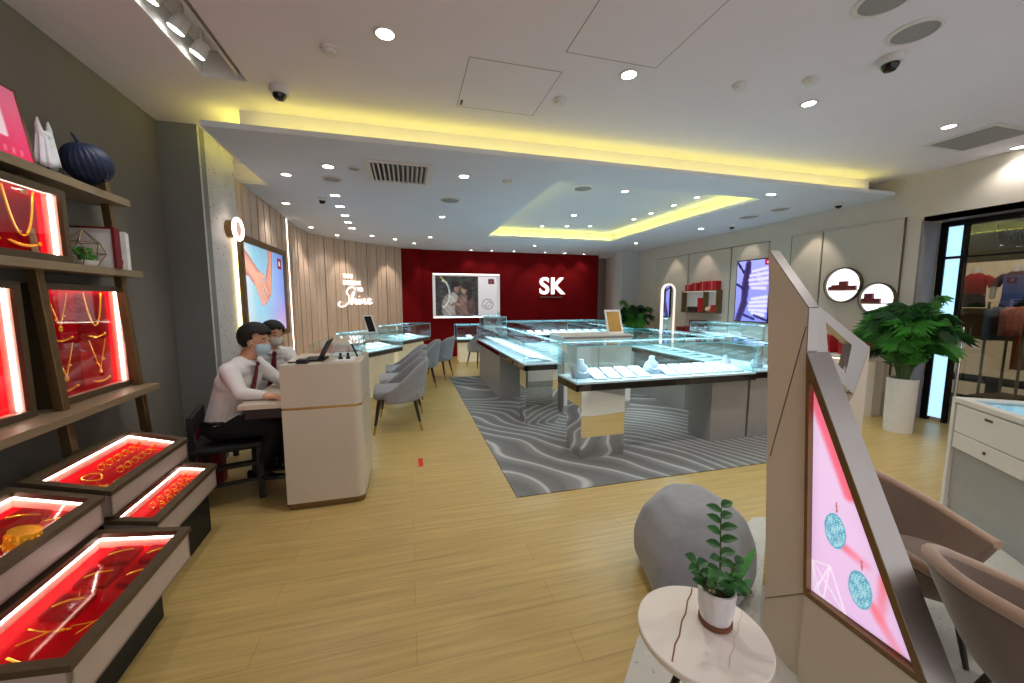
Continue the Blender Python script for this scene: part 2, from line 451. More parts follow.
# lowered slab with a tray opening
hx0, hx1, hy0, hy1 = 1.57, 4.28, 3.95, 7.6
b = MB()
def slabpiece(poly): b.prism([(x, y, ZS) for x, y in poly], (0, 0, .04))
slabpiece([(-1.4, 3.4), (5.68, 3.4), (5.86, 3.62), (5.86, 3.95), (-1.42, 3.95)])
slabpiece([(-1.42, 3.95), (hx0, 3.95), (hx0, hy1), (-2.1, hy1), (-2.1, 4.9), (-1.43, 4.9)])
slabpiece([(hx1, 3.95), (5.86, 3.95), (5.86, hy1), (hx1, hy1)])
slabpiece([(-2.1, hy1), (5.86, hy1), (5.86, 11.4), (-2.1, 11.4)])
struct(b.build('ceiling_lowered', 'slab_paint'))
b = MB()                                             # riser behind the front lip, and the tray above the opening
b.box(-1.16, 5.44, 3.56, 3.6, ZS + .04, ZM); b.box(-1.2, -1.16, 3.56, 4.94, ZS + .04, ZM); b.box(5.44, 5.48, 3.56, 6, ZS + .04, ZM)
b.box(-2.1, -1.2, 4.9, 4.94, ZS + .04, ZM)
struct(b.build('trim_cove_riser', 'ceiling_paint'))
b = MB()
g = .14
b.box(hx0 - g, hx0 - g + .02, hy0 - g, hy1 + g, ZS + .04, ZM - .005); b.box(hx1 + g - .02, hx1 + g, hy0 - g, hy1 + g, ZS + .04, ZM - .005)
b.box(hx0 - g, hx1 + g, hy0 - g, hy0 - g + .02, ZS + .04, ZM - .005); b.box(hx0 - g, hx1 + g, hy1 + g - .02, hy1 + g, ZS + .04, ZM - .005)
b.box(hx0 - g, hx1 + g, hy0 - g, hy1 + g, ZM - .012, ZM - .005)
struct(b.build('trim_tray', 'slab_paint'))
b = MB()                                             # led strips lying out of sight on the lip
b.box(-1.1, 5.38, 3.44, 3.455, ZS + .042, ZS + .05); b.box(-1.3, -1.27, 3.55, 4.85, ZS + .042, ZS + .052)
struct(b.build('trim_cove_led', 'cove_yellow'))
b = MB()
b.box(hx0 - .05, hx1 + .05, hy1 + .05, hy1 + .075, ZS + .042, ZS + .052); b.box(hx0 - .05, hx1 + .05, hy0 - .075, hy0 - .05, ZS + .042, ZS + .052)
b.box(hx0 - .075, hx0 - .05, hy0, hy1, ZS + .042, ZS + .052); b.box(hx1 + .05, hx1 + .075, hy0, hy1, ZS + .042, ZS + .052)
struct(b.build('trim_tray_led', 'cove_yellow'))
# left side
b = MB().prism([(lw(-1.8), -1.8, 0), (lw(3.93), 3.93, 0), (lw(3.93) - .1, 3.93, 0), (lw(-1.8) - .1, -1.8, 0)], (0, 0, ZM)); struct(b.build('wall_left', 'dark_grey_wall'))
b = MB().box(-2.2, -1.645, 3.93, 4.05, 0, ZM); struct(b.build('wall_pillar', 'pillar_grey'))
b = MB().prism([(-1.644, 3.935, 0), (-1.67, 4.7, 0), (-2.2, 4.7, 0), (-2.2, 4.06, 0)], (0, 0, ZM)); struct(b.build('wall_terrazzo', 'terrazzo_wall'))
# curved timber wall: planks with shadow gaps
SL = [Vector((-1.69, 4.705)), Vector((-1.74, 5.8)), Vector((-1.76, 6.62)), Vector((-1.81, 7.5)), Vector((-1.74, 8.15)), Vector((-1.45, 8.62)), Vector((-1.0, 9.03)), Vector((-.12, 9.82))]
def along(d):
    for p, q in zip(SL[:-1], SL[1:]):
        l = (q - p).length
        if d <= l: return p + (q - p) * (d / l), (q - p).normalized()
        d -= l
    return SL[-1], (SL[-1] - SL[-2]).normalized()
LEN = sum((q - p).length for p, q in zip(SL[:-1], SL[1:]))
b = MB(); d = 0; k = 0
while d < LEN - .05:
    wd = (.15, .07, .19, .11)[k % 4]; k += 1
    p, t = along(d); q, _ = along(min(d + wd - .014, LEN)); dep = (.03, .022, .034, .026)[k % 4]
    n = Vector((-t.y, t.x)) * -1
    P = [(p.x, p.y, 0), (q.x, q.y, 0)]; N3 = Vector((n.x, n.y, 0)) * dep
    b.prism([Vector(P[0]), Vector(P[1]), Vector(P[1]) + N3, Vector(P[0]) + N3], (0, 0, ZS - .002))
    d += wd
b.slot(1)
for p, q in zip(SL[:-1], SL[1:]):
    t = (q - p).normalized(); n = Vector((t.y, -t.x, 0)) * -.05
    b.prism([(p.x, p.y, 0), (q.x, q.y, 0), Vector((q.x, q.y, 0)) + n, Vector((p.x, p.y, 0)) + n], (0, 0, ZS - .002))
b.slot(0)
b.box(-2.1, -1.69, 4.71, 4.75, 0, ZM - .005)
struct(b.build('wall_timber', ['slat_wood', 'slat_gap']))
b = MB(); p, t = along(1.98); q, t = along(2.0); n = Vector((t.y, -t.x, 0)) * .036
b.prism([(p.x, p.y, .5), (q.x, q.y, .5), Vector((q.x, q.y, .5)) + n, Vector((p.x, p.y, .5)) + n], (0, 0, 2.18)); struct(b.build('trim_light_slit', 'led_warm'))
# red wall at the back, grey corridor, column, right wall
b = MB().box(-.16, 5.22, 9.95, 10.1, 0, ZS); b.box(-.16, .36, 9.86, 9.95, 0, ZS); struct(b.build('wall_back', 'red_wall'))
b = MB().box(5.1, 7, 10.7, 10.8, 0, ZS); struct(b.build('wall_corridor', 'grey_wall'))
b = MB().box(5.3, 5.86, 8.85, 9.25, 0, ZS, .01); struct(b.build('wall_column', 'pale_column'))
b = MB().box(5.8, 5.92, 4.78, 8.9, 0, ZS); b.box(5.86, 5.98, 9.2, 11, 0, ZS); struct(b.build('wall_right_rear', 'beige_wall'))
b = MB().box(5.75, 5.92, 3.16, 4.78, 0, ZM)
b.box(5.75, 5.92, -1.5, 3.16, 2.36, ZM); struct(b.build('wall_right', 'beige_wall'))
b = MB().box(5.92, 6.1, 3.166, 3.3, 0, 2.36); b.box(5.75, 6.2, -1.5, 3.14, 2.36, 2.4); b.box(5.752, 5.925, 3.14, 3.162, 0, 2.36); struct(b.build('door_1', 'jamb_grey'))
b = MB().box(6.1, 6.16, 3.1, 3.165, 0, 2.34); b.box(6.1, 6.16, -1.5, 3.165, 2.30, 2.36); b.box(6.1, 6.16, 2.97, 3.1, 1.93, 1.955); b.box(6.1, 6.16, -1.5, 2.94, 1.93, 1.95); b.box(6.1, 6.16, 2.935, 2.97, 0, 2.3)
struct(b.build('trim_shopfront', 'black_metal'))
# raised beige panels on the right wall
b = MB()
for y0, y1 in ((5.9, 7.0), (7.01, 8.13), (5.13, 5.885)): b.box(5.772, 5.8, y0, y1 - .012, 0.2, 2.41, .004)
for y0, y1 in ((3.31, 4.23), (4.24, 4.7)): b.box(5.715, 5.75, y0, y1 - .012, 0.3, 2.42, .004)
struct(b.build('trim_panels', 'panel_beige'))
b = MB().box(5.73, 5.75, 3.298, 3.308, .3, 2.43); struct(b.build('trim_panel_edge', 'bronze_dark'))
b = MB(); 
for y in (4.225, 4.698): b.box(5.73, 5.752, y, y + .012, .3, 2.42)
for y in (5.883, 6.993, 8.12): b.box(5.785, 5.802, y, y + .014, .2, 2.41)
b.box(5.7905, 5.802, 5.13, 8.13, 2.41, 2.422)
struct(b.build('trim_panel_joint', 'groove'))

# ---------------------------------------------------------------- neighbouring shop seen through the doorway
b = MB().box(7.95, 8.05, -1, 5.5, 0, 2.9); b.box(7.75, 7.95, -1, 5.5, 0, .12); struct(b.build('wall_outside', 'shop_wall'))
b = MB().box(6.2, 8, 4.6, 4.7, 0, 2.9); struct(b.build('wall_outside_side', 'shop_wall'))
b = MB().box(6.2, 9, -1, 5.5, 2.9, 2.94); struct(b.build('ceiling_outside', 'ceiling_paint'))
b = MB().box(6.125, 6.135, -1.5, 2.935, .02, 1.93); b.box(6.125, 6.135, -1.5, 2.935, 1.95, 2.3); struct(b.build('window_1', 'shop_glass'))
t = thing('lightbox', 'tall narrow pale blue lightbox strip at the edge of the shop doorway', 'lightbox', (6.14, 3.03, 0))
MB().box(6.11, 6.14, 2.973, 3.097, .05, 1.925).build('lit_panel', 'lightbox_blue', t)
MB().box(6.11, 6.14, 2.973, 3.097, 1.96, 2.295).build('lit_panel', 'lightbox_blue', t)
t = thing('shop_sign', 'olive shop fascia panel with faint script lettering above the glass front', 'sign', (7.0, 2.2, 1.93))
MB().box(6.98, 7.02, .8, 4.4, 1.93, 2.55).build('fascia', 'shop_fascia', t)
mb = MB()
def strokes(mb, S, o, u, v, r):
    for st in S:
        pts = [Vector(o) + Vector(u) * x + Vector(v) * y for x, y in st]
        q = []
        for i in range(len(pts) - 1):
            p0 = pts[max(i - 1, 0)]; p1 = pts[i]; p2 = pts[i + 1]; p3 = pts[min(i + 2, len(pts) - 1)]
            for k in range(5):
                s = k / 5
                q.append(.5 * ((2 * p1) + (p2 - p0) * s + (2 * p0 - 5 * p1 + 4 * p2 - p3) * s * s + (3 * p1 - p0 - 3 * p2 + p3) * s ** 3))
        q.append(pts[-1]); mb.tube(q, r, 6)
scr = [[(0, 1), (.05, .5), (.1, .02)], [(0, .55), (.12, .8), (.2, .5)], [(.25, .3), (.3, .75), (.34, .3), (.42, .7), (.46, .3)], [(.55, .3), (.5, .6), (.6, .7), (.62, .3)], [(.68, .3), (.72, .9), (.7, .3), (.82, .5)], [(.86, .3), (.9, .62), (.84, .5), (.98, .3)]]
strokes(mb, scr, (6.97, 3.1, 2.06), (0, -.45, 0), (0, 0, .32), .006)
mb.build('script_lettering', 'rack_metal', t)
def torso(w, d, z0, z1, cx, cy, prof):
    return lambda u, v: (cx + math.cos(2 * math.pi * u) * d * np.interp(v, [p[0] for p in prof], [p[1] for p in prof]), cy + math.sin(2 * math.pi * u) * w * np.interp(v, [p[0] for p in prof], [p[1] for p in prof]), z0 + (z1 - z0) * v)
def mannequin(cx, cy, zb, top, bottom, lab, sleeves=True):
    t = thing('mannequin', lab, 'mannequin', (cx, cy, zb), 0, 'mannequins in the neighbouring shop'); t.scale = (.72, .72, .72)
    m = MB().lathe([(.0, .0), (.10, 0), (.115, .12), (.13, .2)], (cx, cy, zb), 20, .75, 1.2)
    m.lathe([(.055, .58), (.05, .66), (.045, .7), (0, .71)], (cx, cy, zb), 16)
    for s in (-1, 1): m.tube([(cx, cy + s * .2, zb + .48), (cx - .02, cy + s * .25, zb + .3), (cx - .03, cy + s * .25, zb + .12)], [.04, .035, .028], 10)
    m.build('torso_form', 'mannequin_white', t, smooth=True)
    m = MB().lathe([(.11, .2), (.12, .22), (.118, .36), (.13, .48), (.1, .56), (.055, .6)], (cx, cy, zb), 24, .8, 1.28)
    for s in (-1, 1): m.tube([(cx, cy + s * .13, zb + .52), (cx, cy + s * .2, zb + .46), (cx - .01, cy + s * .245, zb + .34)], [.06, .062, .06], 12)
    m.build('shirt', top, t, smooth=True)
    m = MB().lathe([(.124, .21), (.128, .1), (.14, -.02), (.13, -.04)], (cx, cy, zb), 24, .82, 1.22); m.build('shorts', bottom, t, smooth=True)
mannequin(7.5, 3.47, 1.385, 'knit_red', 'cloth_dark', 'headless shop mannequin in a red knit top behind the glass')
mannequin(7.5, 3.1, 1.39, 'knit_brown', 'denim_navy', 'headless shop mannequin in a brown top and navy shorts')
t = thing('wall_shelf', 'long wooden shelf under the mannequins in the neighbouring shop', 'shelf', (7.5, 2.5, 1.2))
MB().box(7.2, 7.94, .5, 4.5, 1.28, 1.34).build('shelf_board', 'wood_shelf', t); MB().box(7.85, 7.94, .5, 4.5, .9, 1.28).build('back_board', 'wood_shelf', t)
def rack(x, y0, y1, z, lab, items):
    t = thing('clothes_rack', lab, 'clothes rack', (x, (y0 + y1) / 2, 0), 0, 'clothes racks in the neighbouring shop')
    MB().tube([(x, y0, .03), (x, y0, z), (x, y1, z), (x, y1, .03)], .014, 8).build('rail', 'rack_metal', t)
    MB().box(x - .18, x + .18, y0, y1, .28, .31).build('lower_shelf', 'wood_shelf', t)
    for y in (y0, y1): MB().box(x - .2, x + .2, y - .02, y + .02, 0.001, .03).build('foot', 'rack_metal', t)
    for (y, wd, l, mt, lb) in items:
        m = MB(); f = lambda u, v, y=y, wd=wd, l=l: (x - .17 + .34 * u, y + math.sin(u * 14) * .012 + (v - .5) * .0, z - .05 - l * v - .1 * abs(u - .5) * (1 - v))
        m.grid(f, 14, 4)
        o = m.build('hanging_garment', mt, None, smooth=True, mods=[('SOLIDIFY', dict(thickness=wd, offset=0))]); tag(o, lb, 'garment', 'garments on the racks next door')
        h = None
rack(6.75, 2.68, 2.98, 1.43, 'low clothes rack with grey folded garments beside the lightbox', [(2.9, .07, .4, 'cloth_grey', 'grey garment hanging next to the pale blue lightbox'), (2.78, .06, .34, 'cloth_pink', 'salmon garment hanging in the rack beside the lightbox')])
rack(7.1, 2.62, 2.95, 1.46, 'clothes rack with an orange ribbed garment in the neighbouring shop', [(2.78, .09, .78, 'cloth_orange', 'long orange garment hanging in the middle rack')])
rack(6.6, 1.8, 2.42, 1.52, 'tall clothes rack with grey and brown garments at the right edge', [(2.3, .08, .42, 'cloth_orange', 'brown orange garment at the right edge of the shop window'), (2.16, .08, .5, 'cloth_grey', 'grey garment beside the brown orange one at the picture edge')])
t = thing('display_plinth', 'dark shop plinth with cream panels under the clothes racks', 'plinth', (7.4, 2.7, 0))
MB().box(7.15, 7.6, 1.6, 4.0, 0.001, .42).build('plinth_body', 'cloth_dark', t)
for y in (2.2, 2.65, 3.1, 3.45): MB().box(7.142, 7.15, y, y + .33, .2, .38).build('cream_panel', 'shop_wall', t)
t = thing('door_handle_bar', 'vertical steel pull bar on the glass shop door', 'door handle', (6.08, 2.86, .4))
MB().tube([(6.07, 2.86, .25), (6.07, 2.86, 1.15)], .016, 10).build('bar', 'chrome', t, smooth=True)
for z in (.35, 1.05): MB().tube([(6.07, 2.86, z), (6.124, 2.86, z)], .01, 8).build('standoff', 'chrome', t)

# ================================================================ CEILING FITTINGS
def downlight(px, py, z, r, lab, double=False, e=18, size=110, grp='recessed downlights'):
    p = atZ(px, py, z)
    t = thing('downlight', lab, 'downlight', (p.x, p.y, z), 0, grp)
    if double:
        MB().box(p.x - 2 * r, p.x + 2 * r, p.y - r, p.y + r, z - .006, z - .0005, .003).build('trim_ring', 'vent_white', t)
        for s in (-1, 1): MB().lathe([(0, 0), (r * .8, 0), (r * .8, -.004), (0, -.004)], (p.x + s * r, p.y, z - .006), 16).build('lens', 'lamp_white', t)
    else:
        MB().lathe([(r * .86, -.0005), (r * 1.18, -.0005), (r * 1.18, -.004), (r * .9, -.008), (r * .86, -.008)], (p.x, p.y, z), 28, loop=True).build('trim_ring', 'vent_white', t)
        MB().lathe([(0, -.001), (r * .88, -.001), (r * .85, -.005), (0, -.005)], (p.x, p.y, z), 28).build('lens', 'lamp_white', t)
    if e: spot(p.x, p.y, z - .03, e, size)
for a in [(385, 33, .055, 'large lit downlight nearest the track light pocket'), (629, 74, .055, 'lit downlight in the main ceiling beside the second hatch'), (809, 103, .05, 'lit downlight in the main ceiling left of the dome camera at right'), (949, 126, .05, 'lit downlight in the main ceiling beside the square vent'), (1018, 147, .05, 'lit downlight in the main ceiling at the right edge near the doorway')]:
    downlight(a[0], a[1], ZM, a[2], a[3], e=12 if a[0] > 1000 else 34, size=130)
S1 = [(286, 174, .05, 'lit downlight in the lowered ceiling nearest the yellow corner'), (328, 166, .055, 'lit downlight in the lowered ceiling left of the slatted vent'), (464, 176, .055, 'lit downlight in the lowered ceiling right of the slatted vent'), (286, 203, .05, 'lit spotlight over the hands poster'), (311, 227, .045, 'lit spotlight over the left timber bend'), (337, 235, .045, 'lit spotlight over the script wall sign'),
      (372, 235.5, .045, 'lit spotlight over the right part of the timber wall'), (395, 239, .045, 'lit spotlight at the timber wall end beside the red wall'), (442, 216.5, .05, 'lit downlight halfway along the aisle of grey chairs'), (430, 237, .045, 'lit downlight in front of the picture screen'), (414, 243, .04, 'lit downlight before the left end of the red wall'), (636, 243, .045, 'lit downlight right of the tray recess at the far end'), (701, 228.5, .05, 'lit downlight over the red gift box shelf'), (574, 215, .05, 'lit downlight alone inside the tray near the round speaker')]
for i, a in enumerate(S1): downlight(a[0], a[1], ZM - .012 if i == 13 else ZS, a[2], a[3], e=12)
for k, (x, y) in enumerate(((335, 195), (340, 206), (345, 215), (348, 222), (352, 228))):
    downlight(x, y, ZS, .028, '%s twin spotlight counted from the slatted vent along the left aisle' % ORD[k], True, e=7, grp='twin spotlights over the left aisle')
for k, (x, y) in enumerate(((599, 180), (643, 183), (689, 187), (727, 190), (771, 194))):
    inn = k < 4
    downlight(x, y, ZM - .012 if inn else ZS, .03, '%s twin spotlight from the left in the row behind the front cove' % ORD[k], True, e=8, grp='twin spotlights over the front counter')
for k, (x, y) in enumerate(((697, 197), (674, 205), (651, 213), (634, 219))):
    downlight(x, y, ZM - .012, .04, '%s lit downlight from the front along the right inside of the tray' % ORD[k], e=9, grp='downlights along the right of the tray')
downlight(625, 191, ZM - .012, .05, 'lit downlight inside the tray between two twin spotlights', e=12)
for k, (x, y) in enumerate(((542, 226), (567, 226), (590, 226))):
    downlight(x, y, ZM - .012, .04, '%s lit downlight from the left along the far inside of the tray' % ORD[k], e=9, grp='downlights along the far side of the tray')
for k, (x, y) in enumerate(((471, 250), (492, 250.5), (514, 251), (545, 252.3), (565, 253), (584, 254))):
    downlight(x, y, ZS, .035, '%s lit downlight from the left in the row before the red wall' % ORD[k], e=7, grp='downlights before the red wall')
downlight(534.5, 245.5, ZS, .04, 'lit downlight just behind the far edge of the tray recess', e=9)
# accent spots that wash the panels
for (x, y, z, tx, ty, tz, e) in ((5.35, 4.3, 2.66, 5.75, 4.3, 1.6, 14), (5.4, 7.4, 2.66, 5.8, 7.4, 1.6, 10), (5.4, 6.5, 2.66, 5.8, 6.5, 1.6, 10), (5.4, 5.45, 2.66, 5.8, 5.45, 1.9, 6), (-1.35, 7.7, 2.66, -1.78, 7.7, 1.2, 24), (-1.0, 8.5, 2.66, -1.3, 8.75, 1.2, 22), (-.2, 9.2, 2.66, -.4, 9.55, 1.2, 26), (3.2, 9.5, 2.66, 3.2, 9.95, 1.5, 9), (4.4, 9.5, 2.66, 4.4, 9.95, 1.5, 9), (.45, 9.5, 2.66, .45, 9.9, 1.5, 9)):
    q = (Vector((tx, ty, tz)) - Vector((x, y, z))).to_track_quat('-Z', 'Y').to_euler()
    spot(x, y, z, e, 60, .5, (1, .86, .7) if x < 0 or x > 5 else (1, .9, .85), .04, q)
def speaker(px, py, z, r, lab):
    p = atZ(px, py, z); t = thing('ceiling_speaker', lab, 'ceiling speaker', (p.x, p.y, z), 0, 'round ceiling speakers')
    MB().lathe([(r * .9, -.0005), (r * 1.1, -.0005), (r * 1.08, -.008), (r * .92, -.012)], (p.x, p.y, z), 36, loop=True).build('rim', 'vent_white', t)
    MB().lathe([(0, -.001), (r * .94, -.001), (r * .94, -.008), (0, -.012)], (p.x, p.y, z), 36).build('grille', 'speaker_grey', t)
speaker(915, 31, ZM, .105, 'round grey ceiling speaker left above the right dome camera')
speaker(885, -1, ZM, .11, 'round ceiling speaker cut off by the top edge of the picture')
speaker(450, 200, ZS, .12, 'round ceiling speaker in the lowered ceiling behind the slatted vent')
speaker(332, 178.5, ZS, .09, 'round ceiling speaker left of the slatted vent')
speaker(583, 188, ZM - .012, .12, 'round ceiling speaker in the tray recess behind the front cove')
speaker(749, 216.6, ZS, .14, 'round ceiling speaker above the right wall screen')
speaker(780, 209, ZS, .11, 'small round ceiling speaker above the niche wall')
speaker(354, 168, ZS, .05, 'small grey disc between the downlight and the slatted vent')
def dome(px, py, z, s, lab):
    p = atZ(px, py, z); t = thing('dome_camera', lab, 'security camera', (p.x, p.y, z), 0, 'dome security cameras')
    MB().lathe([(0, 0), (.062 * s, -.0005), (.066 * s, -.02 * s), (.06 * s, -.042 * s), (.045 * s, -.045 * s), (0, -.045 * s)], (p.x, p.y, z), 28).build('housing', 'vent_white', t, smooth=True)
    MB().lathe([(.046 * s, -.044 * s), (.044 * s, -.062 * s), (.03 * s, -.082 * s), (0, -.09 * s)], (p.x, p.y, z), 24).build('dome', 'lens_black', t, smooth=True)
dome(279, 88, ZM, .95, 'white dome security camera left above the yellow cove')
dome(891, 57, ZM, .95, 'white dome security camera at the top right of the main ceiling')
dome(322, 198, ZS, .8, 'small dome security camera over the hands poster')
dome(839, 203, ZS, .8, 'small dark dome security camera at the right end of the lowered ceiling')
dome(732, 225, ZS, .8, 'small dark dome security camera above the red gift box shelf')
def detector(px, py, z, r, lab):
    p = atZ(px, py, z); t = thing('smoke_detector', lab, 'smoke detector', (p.x, p.y, z), 0, 'ceiling detectors')
    MB().lathe([(0, -.0005), (r, -.0005), (r, -.018), (0, -.018)], (p.x, p.y, z), 24).build('base', 'vent_white', t)
    MB().lathe([(r * .8, -.018), (r * .66, -.034), (0, -.038)], (p.x, p.y, z), 24).build('sensor_head', 'vent_white', t, smooth=True)
detector(330, 48, ZM, .05, 'white smoke detector beside the large front downlight')
detector(560, 99, ZM, .045, 'white smoke detector beside the corner of the first hatch')
detector(507, 181, ZS, .05, 'white smoke detector behind the front cove at middle')
detector(811, 79, ZM, .045, 'flat white detector above the right main downlight')
detector(740, 84, ZM, .045, 'flat grey detector left of the flat white one')
# slatted air vent
t = thing('air_vent', 'rectangular white slatted air vent in the lowered ceiling', 'air vent', (-.03, 4.09, ZS))
x0, x1, y0, y1 = -.34, .28, 3.78, 4.42
MB().ring([(x0, y0, ZS - .0005), (x1, y0, ZS - .0005), (x1, y1, ZS - .0005), (x0, y1, ZS - .0005)], [(x0 + .05, y0 + .05, ZS - .0005), (x1 - .05, y0 + .05, ZS - .0005), (x1 - .05, y1 - .05, ZS - .0005), (x0 + .05, y1 - .05, ZS - .0005)], (0, 0, -.014)).build('frame', 'vent_white', t)
MB().box(x0 + .04, x1 - .04, y0 + .04, y1 - .04, ZS - .004, ZS - .001).build('backing', 'vent_dark', t)
for k in range(12):
    x = x0 + .065 + k * .0435
    MB().prism([(x, y0 + .05, ZS - .003), (x + .008, y0 + .05, ZS - .003), (x + .022, y0 + .05, ZS - .03), (x + .014, y0 + .05, ZS - .03)], (0, y1 - y0 - .1, 0)).build('slat', 'vent_white', t)
t = thing('air_vent', 'large square grey vent panel in the main ceiling near the doorway', 'air vent', (5.0, 2.4, ZM))
MB().box(4.72, 5.27, 2.16, 2.66, ZM - .008, ZM - .0005, .003).build('frame', 'vent_white', t)
MB().box(4.76, 5.23, 2.2, 2.62, ZM - .011, ZM - .0085).build('grille', 'speaker_grey', t)
def hatch(x0, x1, y0, y1, lab, lat):
    t = thing('access_hatch', lab, 'ceiling hatch', ((x0 + x1) / 2, (y0 + y1) / 2, ZM), 0, 'flush access hatches in the ceiling')
    w = .005
    MB().ring([(x0, y0, ZM - .0004), (x1, y0, ZM - .0004), (x1, y1, ZM - .0004), (x0, y1, ZM - .0004)], [(x0 + w, y0 + w, ZM - .0004), (x1 - w, y0 + w, ZM - .0004), (x1 - w, y1 - w, ZM - .0004), (x0 + w, y1 - w, ZM - .0004)], (0, 0, -.0012)).build('joint', 'seam_grey', t)
    MB().box(x0 + w, x1 - w, y0 + w, y1 - w, ZM - .0012, ZM - .0002).build('door_panel', 'ceiling_paint', t)
    if lat: MB().box(x0 + .02, x0 + .035, y1 - .1, y1 - .03, ZM - .004, ZM - .0012).build('latch', 'vent_dark', t)
hatch(.4, 1.0, 2.45, 3.06, 'flush ceiling hatch with a small dark latch', True)
hatch(.94, 1.55, 1.65, 2.26, 'flush ceiling hatch cut by the top edge of the picture', False)
# track pocket: three spot heads on a rail
t = thing('track_light', 'recessed light track with three white spotlights above the wall shelves', 'track light', (-1.1, 2, ZM))
MB().box(-1.04, -1.02, .95, 3.08, ZM + .02, ZM + .16).build('rail', 'vent_white', t)
for y in (2.43, 2.66, 2.88):
    h = MB().tube([(-1.14, y, ZM + .16), (-1.14, y, ZM + .07)], .012, 8).build('stem', 'vent_white', t)
    MB().tube([(-1.13, y, ZM + .08), (-1.17, y, ZM + .012)], [.036, .042], 16).build('lamp_head', 'vent_white', t, smooth=False)
    MB().tube([(-1.17, y, ZM + .0115), (-1.172, y, ZM + .008)], [.036, .036], 16).build('lamp_lens', 'lamp_white', t)
    q = (Vector((-1.75, y + .1, 1.0)) - Vector((-1.17, y, ZM))).to_track_quat('-Z', 'Y').to_euler()
    spot(-1.18, y, ZM - .02, 9, 75, .8, (1, .95, .9), .04, q)
# round wall light on the terrazzo
t = thing('wall_light', 'round glowing ring light on the terrazzo wall beside the poster', 'wall light', (-1.64, 4.42, 2.14))
MB().tube([(-1.655, 4.42, 2.14), (-1.57, 4.42, 2.14)], .085, 28).build('mount', 'bronze', t)
MB().tube([(-1.57, 4.42 + .095 * math.cos(a), 2.14 + .095 * math.sin(a)) for a in [k * math.pi / 18 for k in range(36)]], .018, 10, True).build('glow_ring', 'led_warm', t, smooth=True)
MB().tube([(-1.572, 4.42, 2.14), (-1.566, 4.42, 2.14)], .075, 28).build('face', 'peach_lining', t)
# ================================================================ LEFT WALL DISPLAY (local frame: x out from the wall, -y towards the camera)
LO = Vector((-1.92, 3.93, 0)); LZ = .05
LM = Matrix.Translation(LO) @ Matrix.Rotation(LZ, 4, 'Z')
def Lw(d, Y, z): return LM @ Vector((d, Y - 3.93 - .0 * d, z))
def lthing(name, lab, cat, d, Y, z, group=None):
    p = Lw(d, Y, z); return thing(name, lab, cat, (p.x, p.y, p.z), LZ, group)
def LB(mb): mb.bm.transform(LM); return mb              # local-frame mesh -> world
def y_(Y): return Y - 3.93
t = lthing('wall_shelving', 'tall bronze ladder shelving with three boards along the dark left wall', 'shelves', .1, 2.2, 0)
for z0, z1, dep, Y1, nm in ((2.035, 2.08, .2, 3.06, 'shelf'), (1.595, 1.635, .23, 3.06, 'shelf'), (.865, .905, .27, 3.04, 'shelf')):
    LB(MB().box(.002, dep, y_(.6), y_(Y1), z0, z1, .003)).build('shelf', 'shelf_laminate', t)
for Y in (2.985, 2.36, 1.5):
    def at(z): return .105 + (2.28 - z) * .055
    zt_ = 2.3 if Y > 2.9 else 2.03
    LB(MB().prism([(at(0) - .03, y_(Y), .002), (at(0) + .012, y_(Y), .002), (at(zt_) + .012, y_(Y), zt_), (at(zt_) - .03, y_(Y), zt_)], (0, .042, 0), .002)).build('upright', 'bronze', t)
# ---- upright shadow boxes with lit red pads
def box_case(lab, Y0, Y1, z0, z1, df, cols, rows, lit_left=False):
    t = lthing('jewellery_case', lab, 'display case', df / 2, (Y0 + Y1) / 2, z0, 'lit red wall cases')
    a, c = y_(Y0), y_(Y1); fw = .032; bk = df - .065
    LB(MB().ring([(df, a, z0), (df, c, z0), (df, c, z1), (df, a, z1)], [(df, a + fw, z0 + fw), (df, c - fw, z0 + fw), (df, c - fw, z1 - fw), (df, a + fw, z1 - fw)], (.018, 0, 0))).build('frame', 'bronze_dark', t)
    m = MB()
    m.box(.004, df, a + .012, a + .02, z0 + .012, z1 - .012); m.box(.004, df, c - .02, c - .012, z0 + .012, z1 - .012)
    m.box(.004, df, a + .02, c - .02, z0 + .012, z0 + .02); m.box(.004, df, a + .02, c - .02, z1 - .02, z1 - .012)
    LB(m).build('lining', 'peach_lining', t)
    m = MB(); m.box(.003, df, a, a + .011, z0, z1); m.box(.003, df, c - .011, c, z0, z1); m.box(.003, df, a + .011, c - .011, z0, z0 + .011); m.box(.003, df, a + .011, c - .011, z1 - .011, z1); m.box(.002, .004, a, c, z0, z1)
    LB(m).build('carcass', 'bronze_dark', t)
    LB(MB().box(bk - .007, bk, a + .021, c - .021, z0 + .021, z1 - .021)).build('back_pad', 'red_velvet', t)
    m = MB(); m.box(df - .036, df - .024, c - .027, c - .021, z0 + .03, z1 - .03); LB(m).build('led_strip', 'led_white', t)
    LB(MB().box(df - .022, df - .012, a + .03, c - .03, z1 - .027, z1 - .021)).build('led_strip', 'led_warm', t)
    LB(MB().box(df + .003, df + .007, a + fw - .004, c - fw + .004, z0 + fw - .004, z1 - fw + .004)).build('glass', 'case_glass', t)
    pads = []
    pw = (c - a - .12) / cols; ph = (z1 - z0 - .09) / rows
    for i in range(cols):
        for j in range(rows):
            py, pz = a + .05 + pw * i, z0 + .045 + ph * j
            LB(MB().box(bk + .0005, bk + .014, py + .003, py + pw - .003, pz + .003, pz + ph - .003, .004)).build('velvet_pad', 'red_velvet' if (i + j) % 2 else 'red_velvet_dark', t)
            pads.append((py + pw / 2, pz + ph / 2, pw, ph))
    return pads
PR = {}
def neck_pts(w, h, vee):
    P = []
    for k in range(17):
        s = -1 + k / 8
        y = s * w / 2; z = h * (abs(s) ** (1.1 if vee else 2.4)) - h * .5
        P.append((0, y, z))
    return P
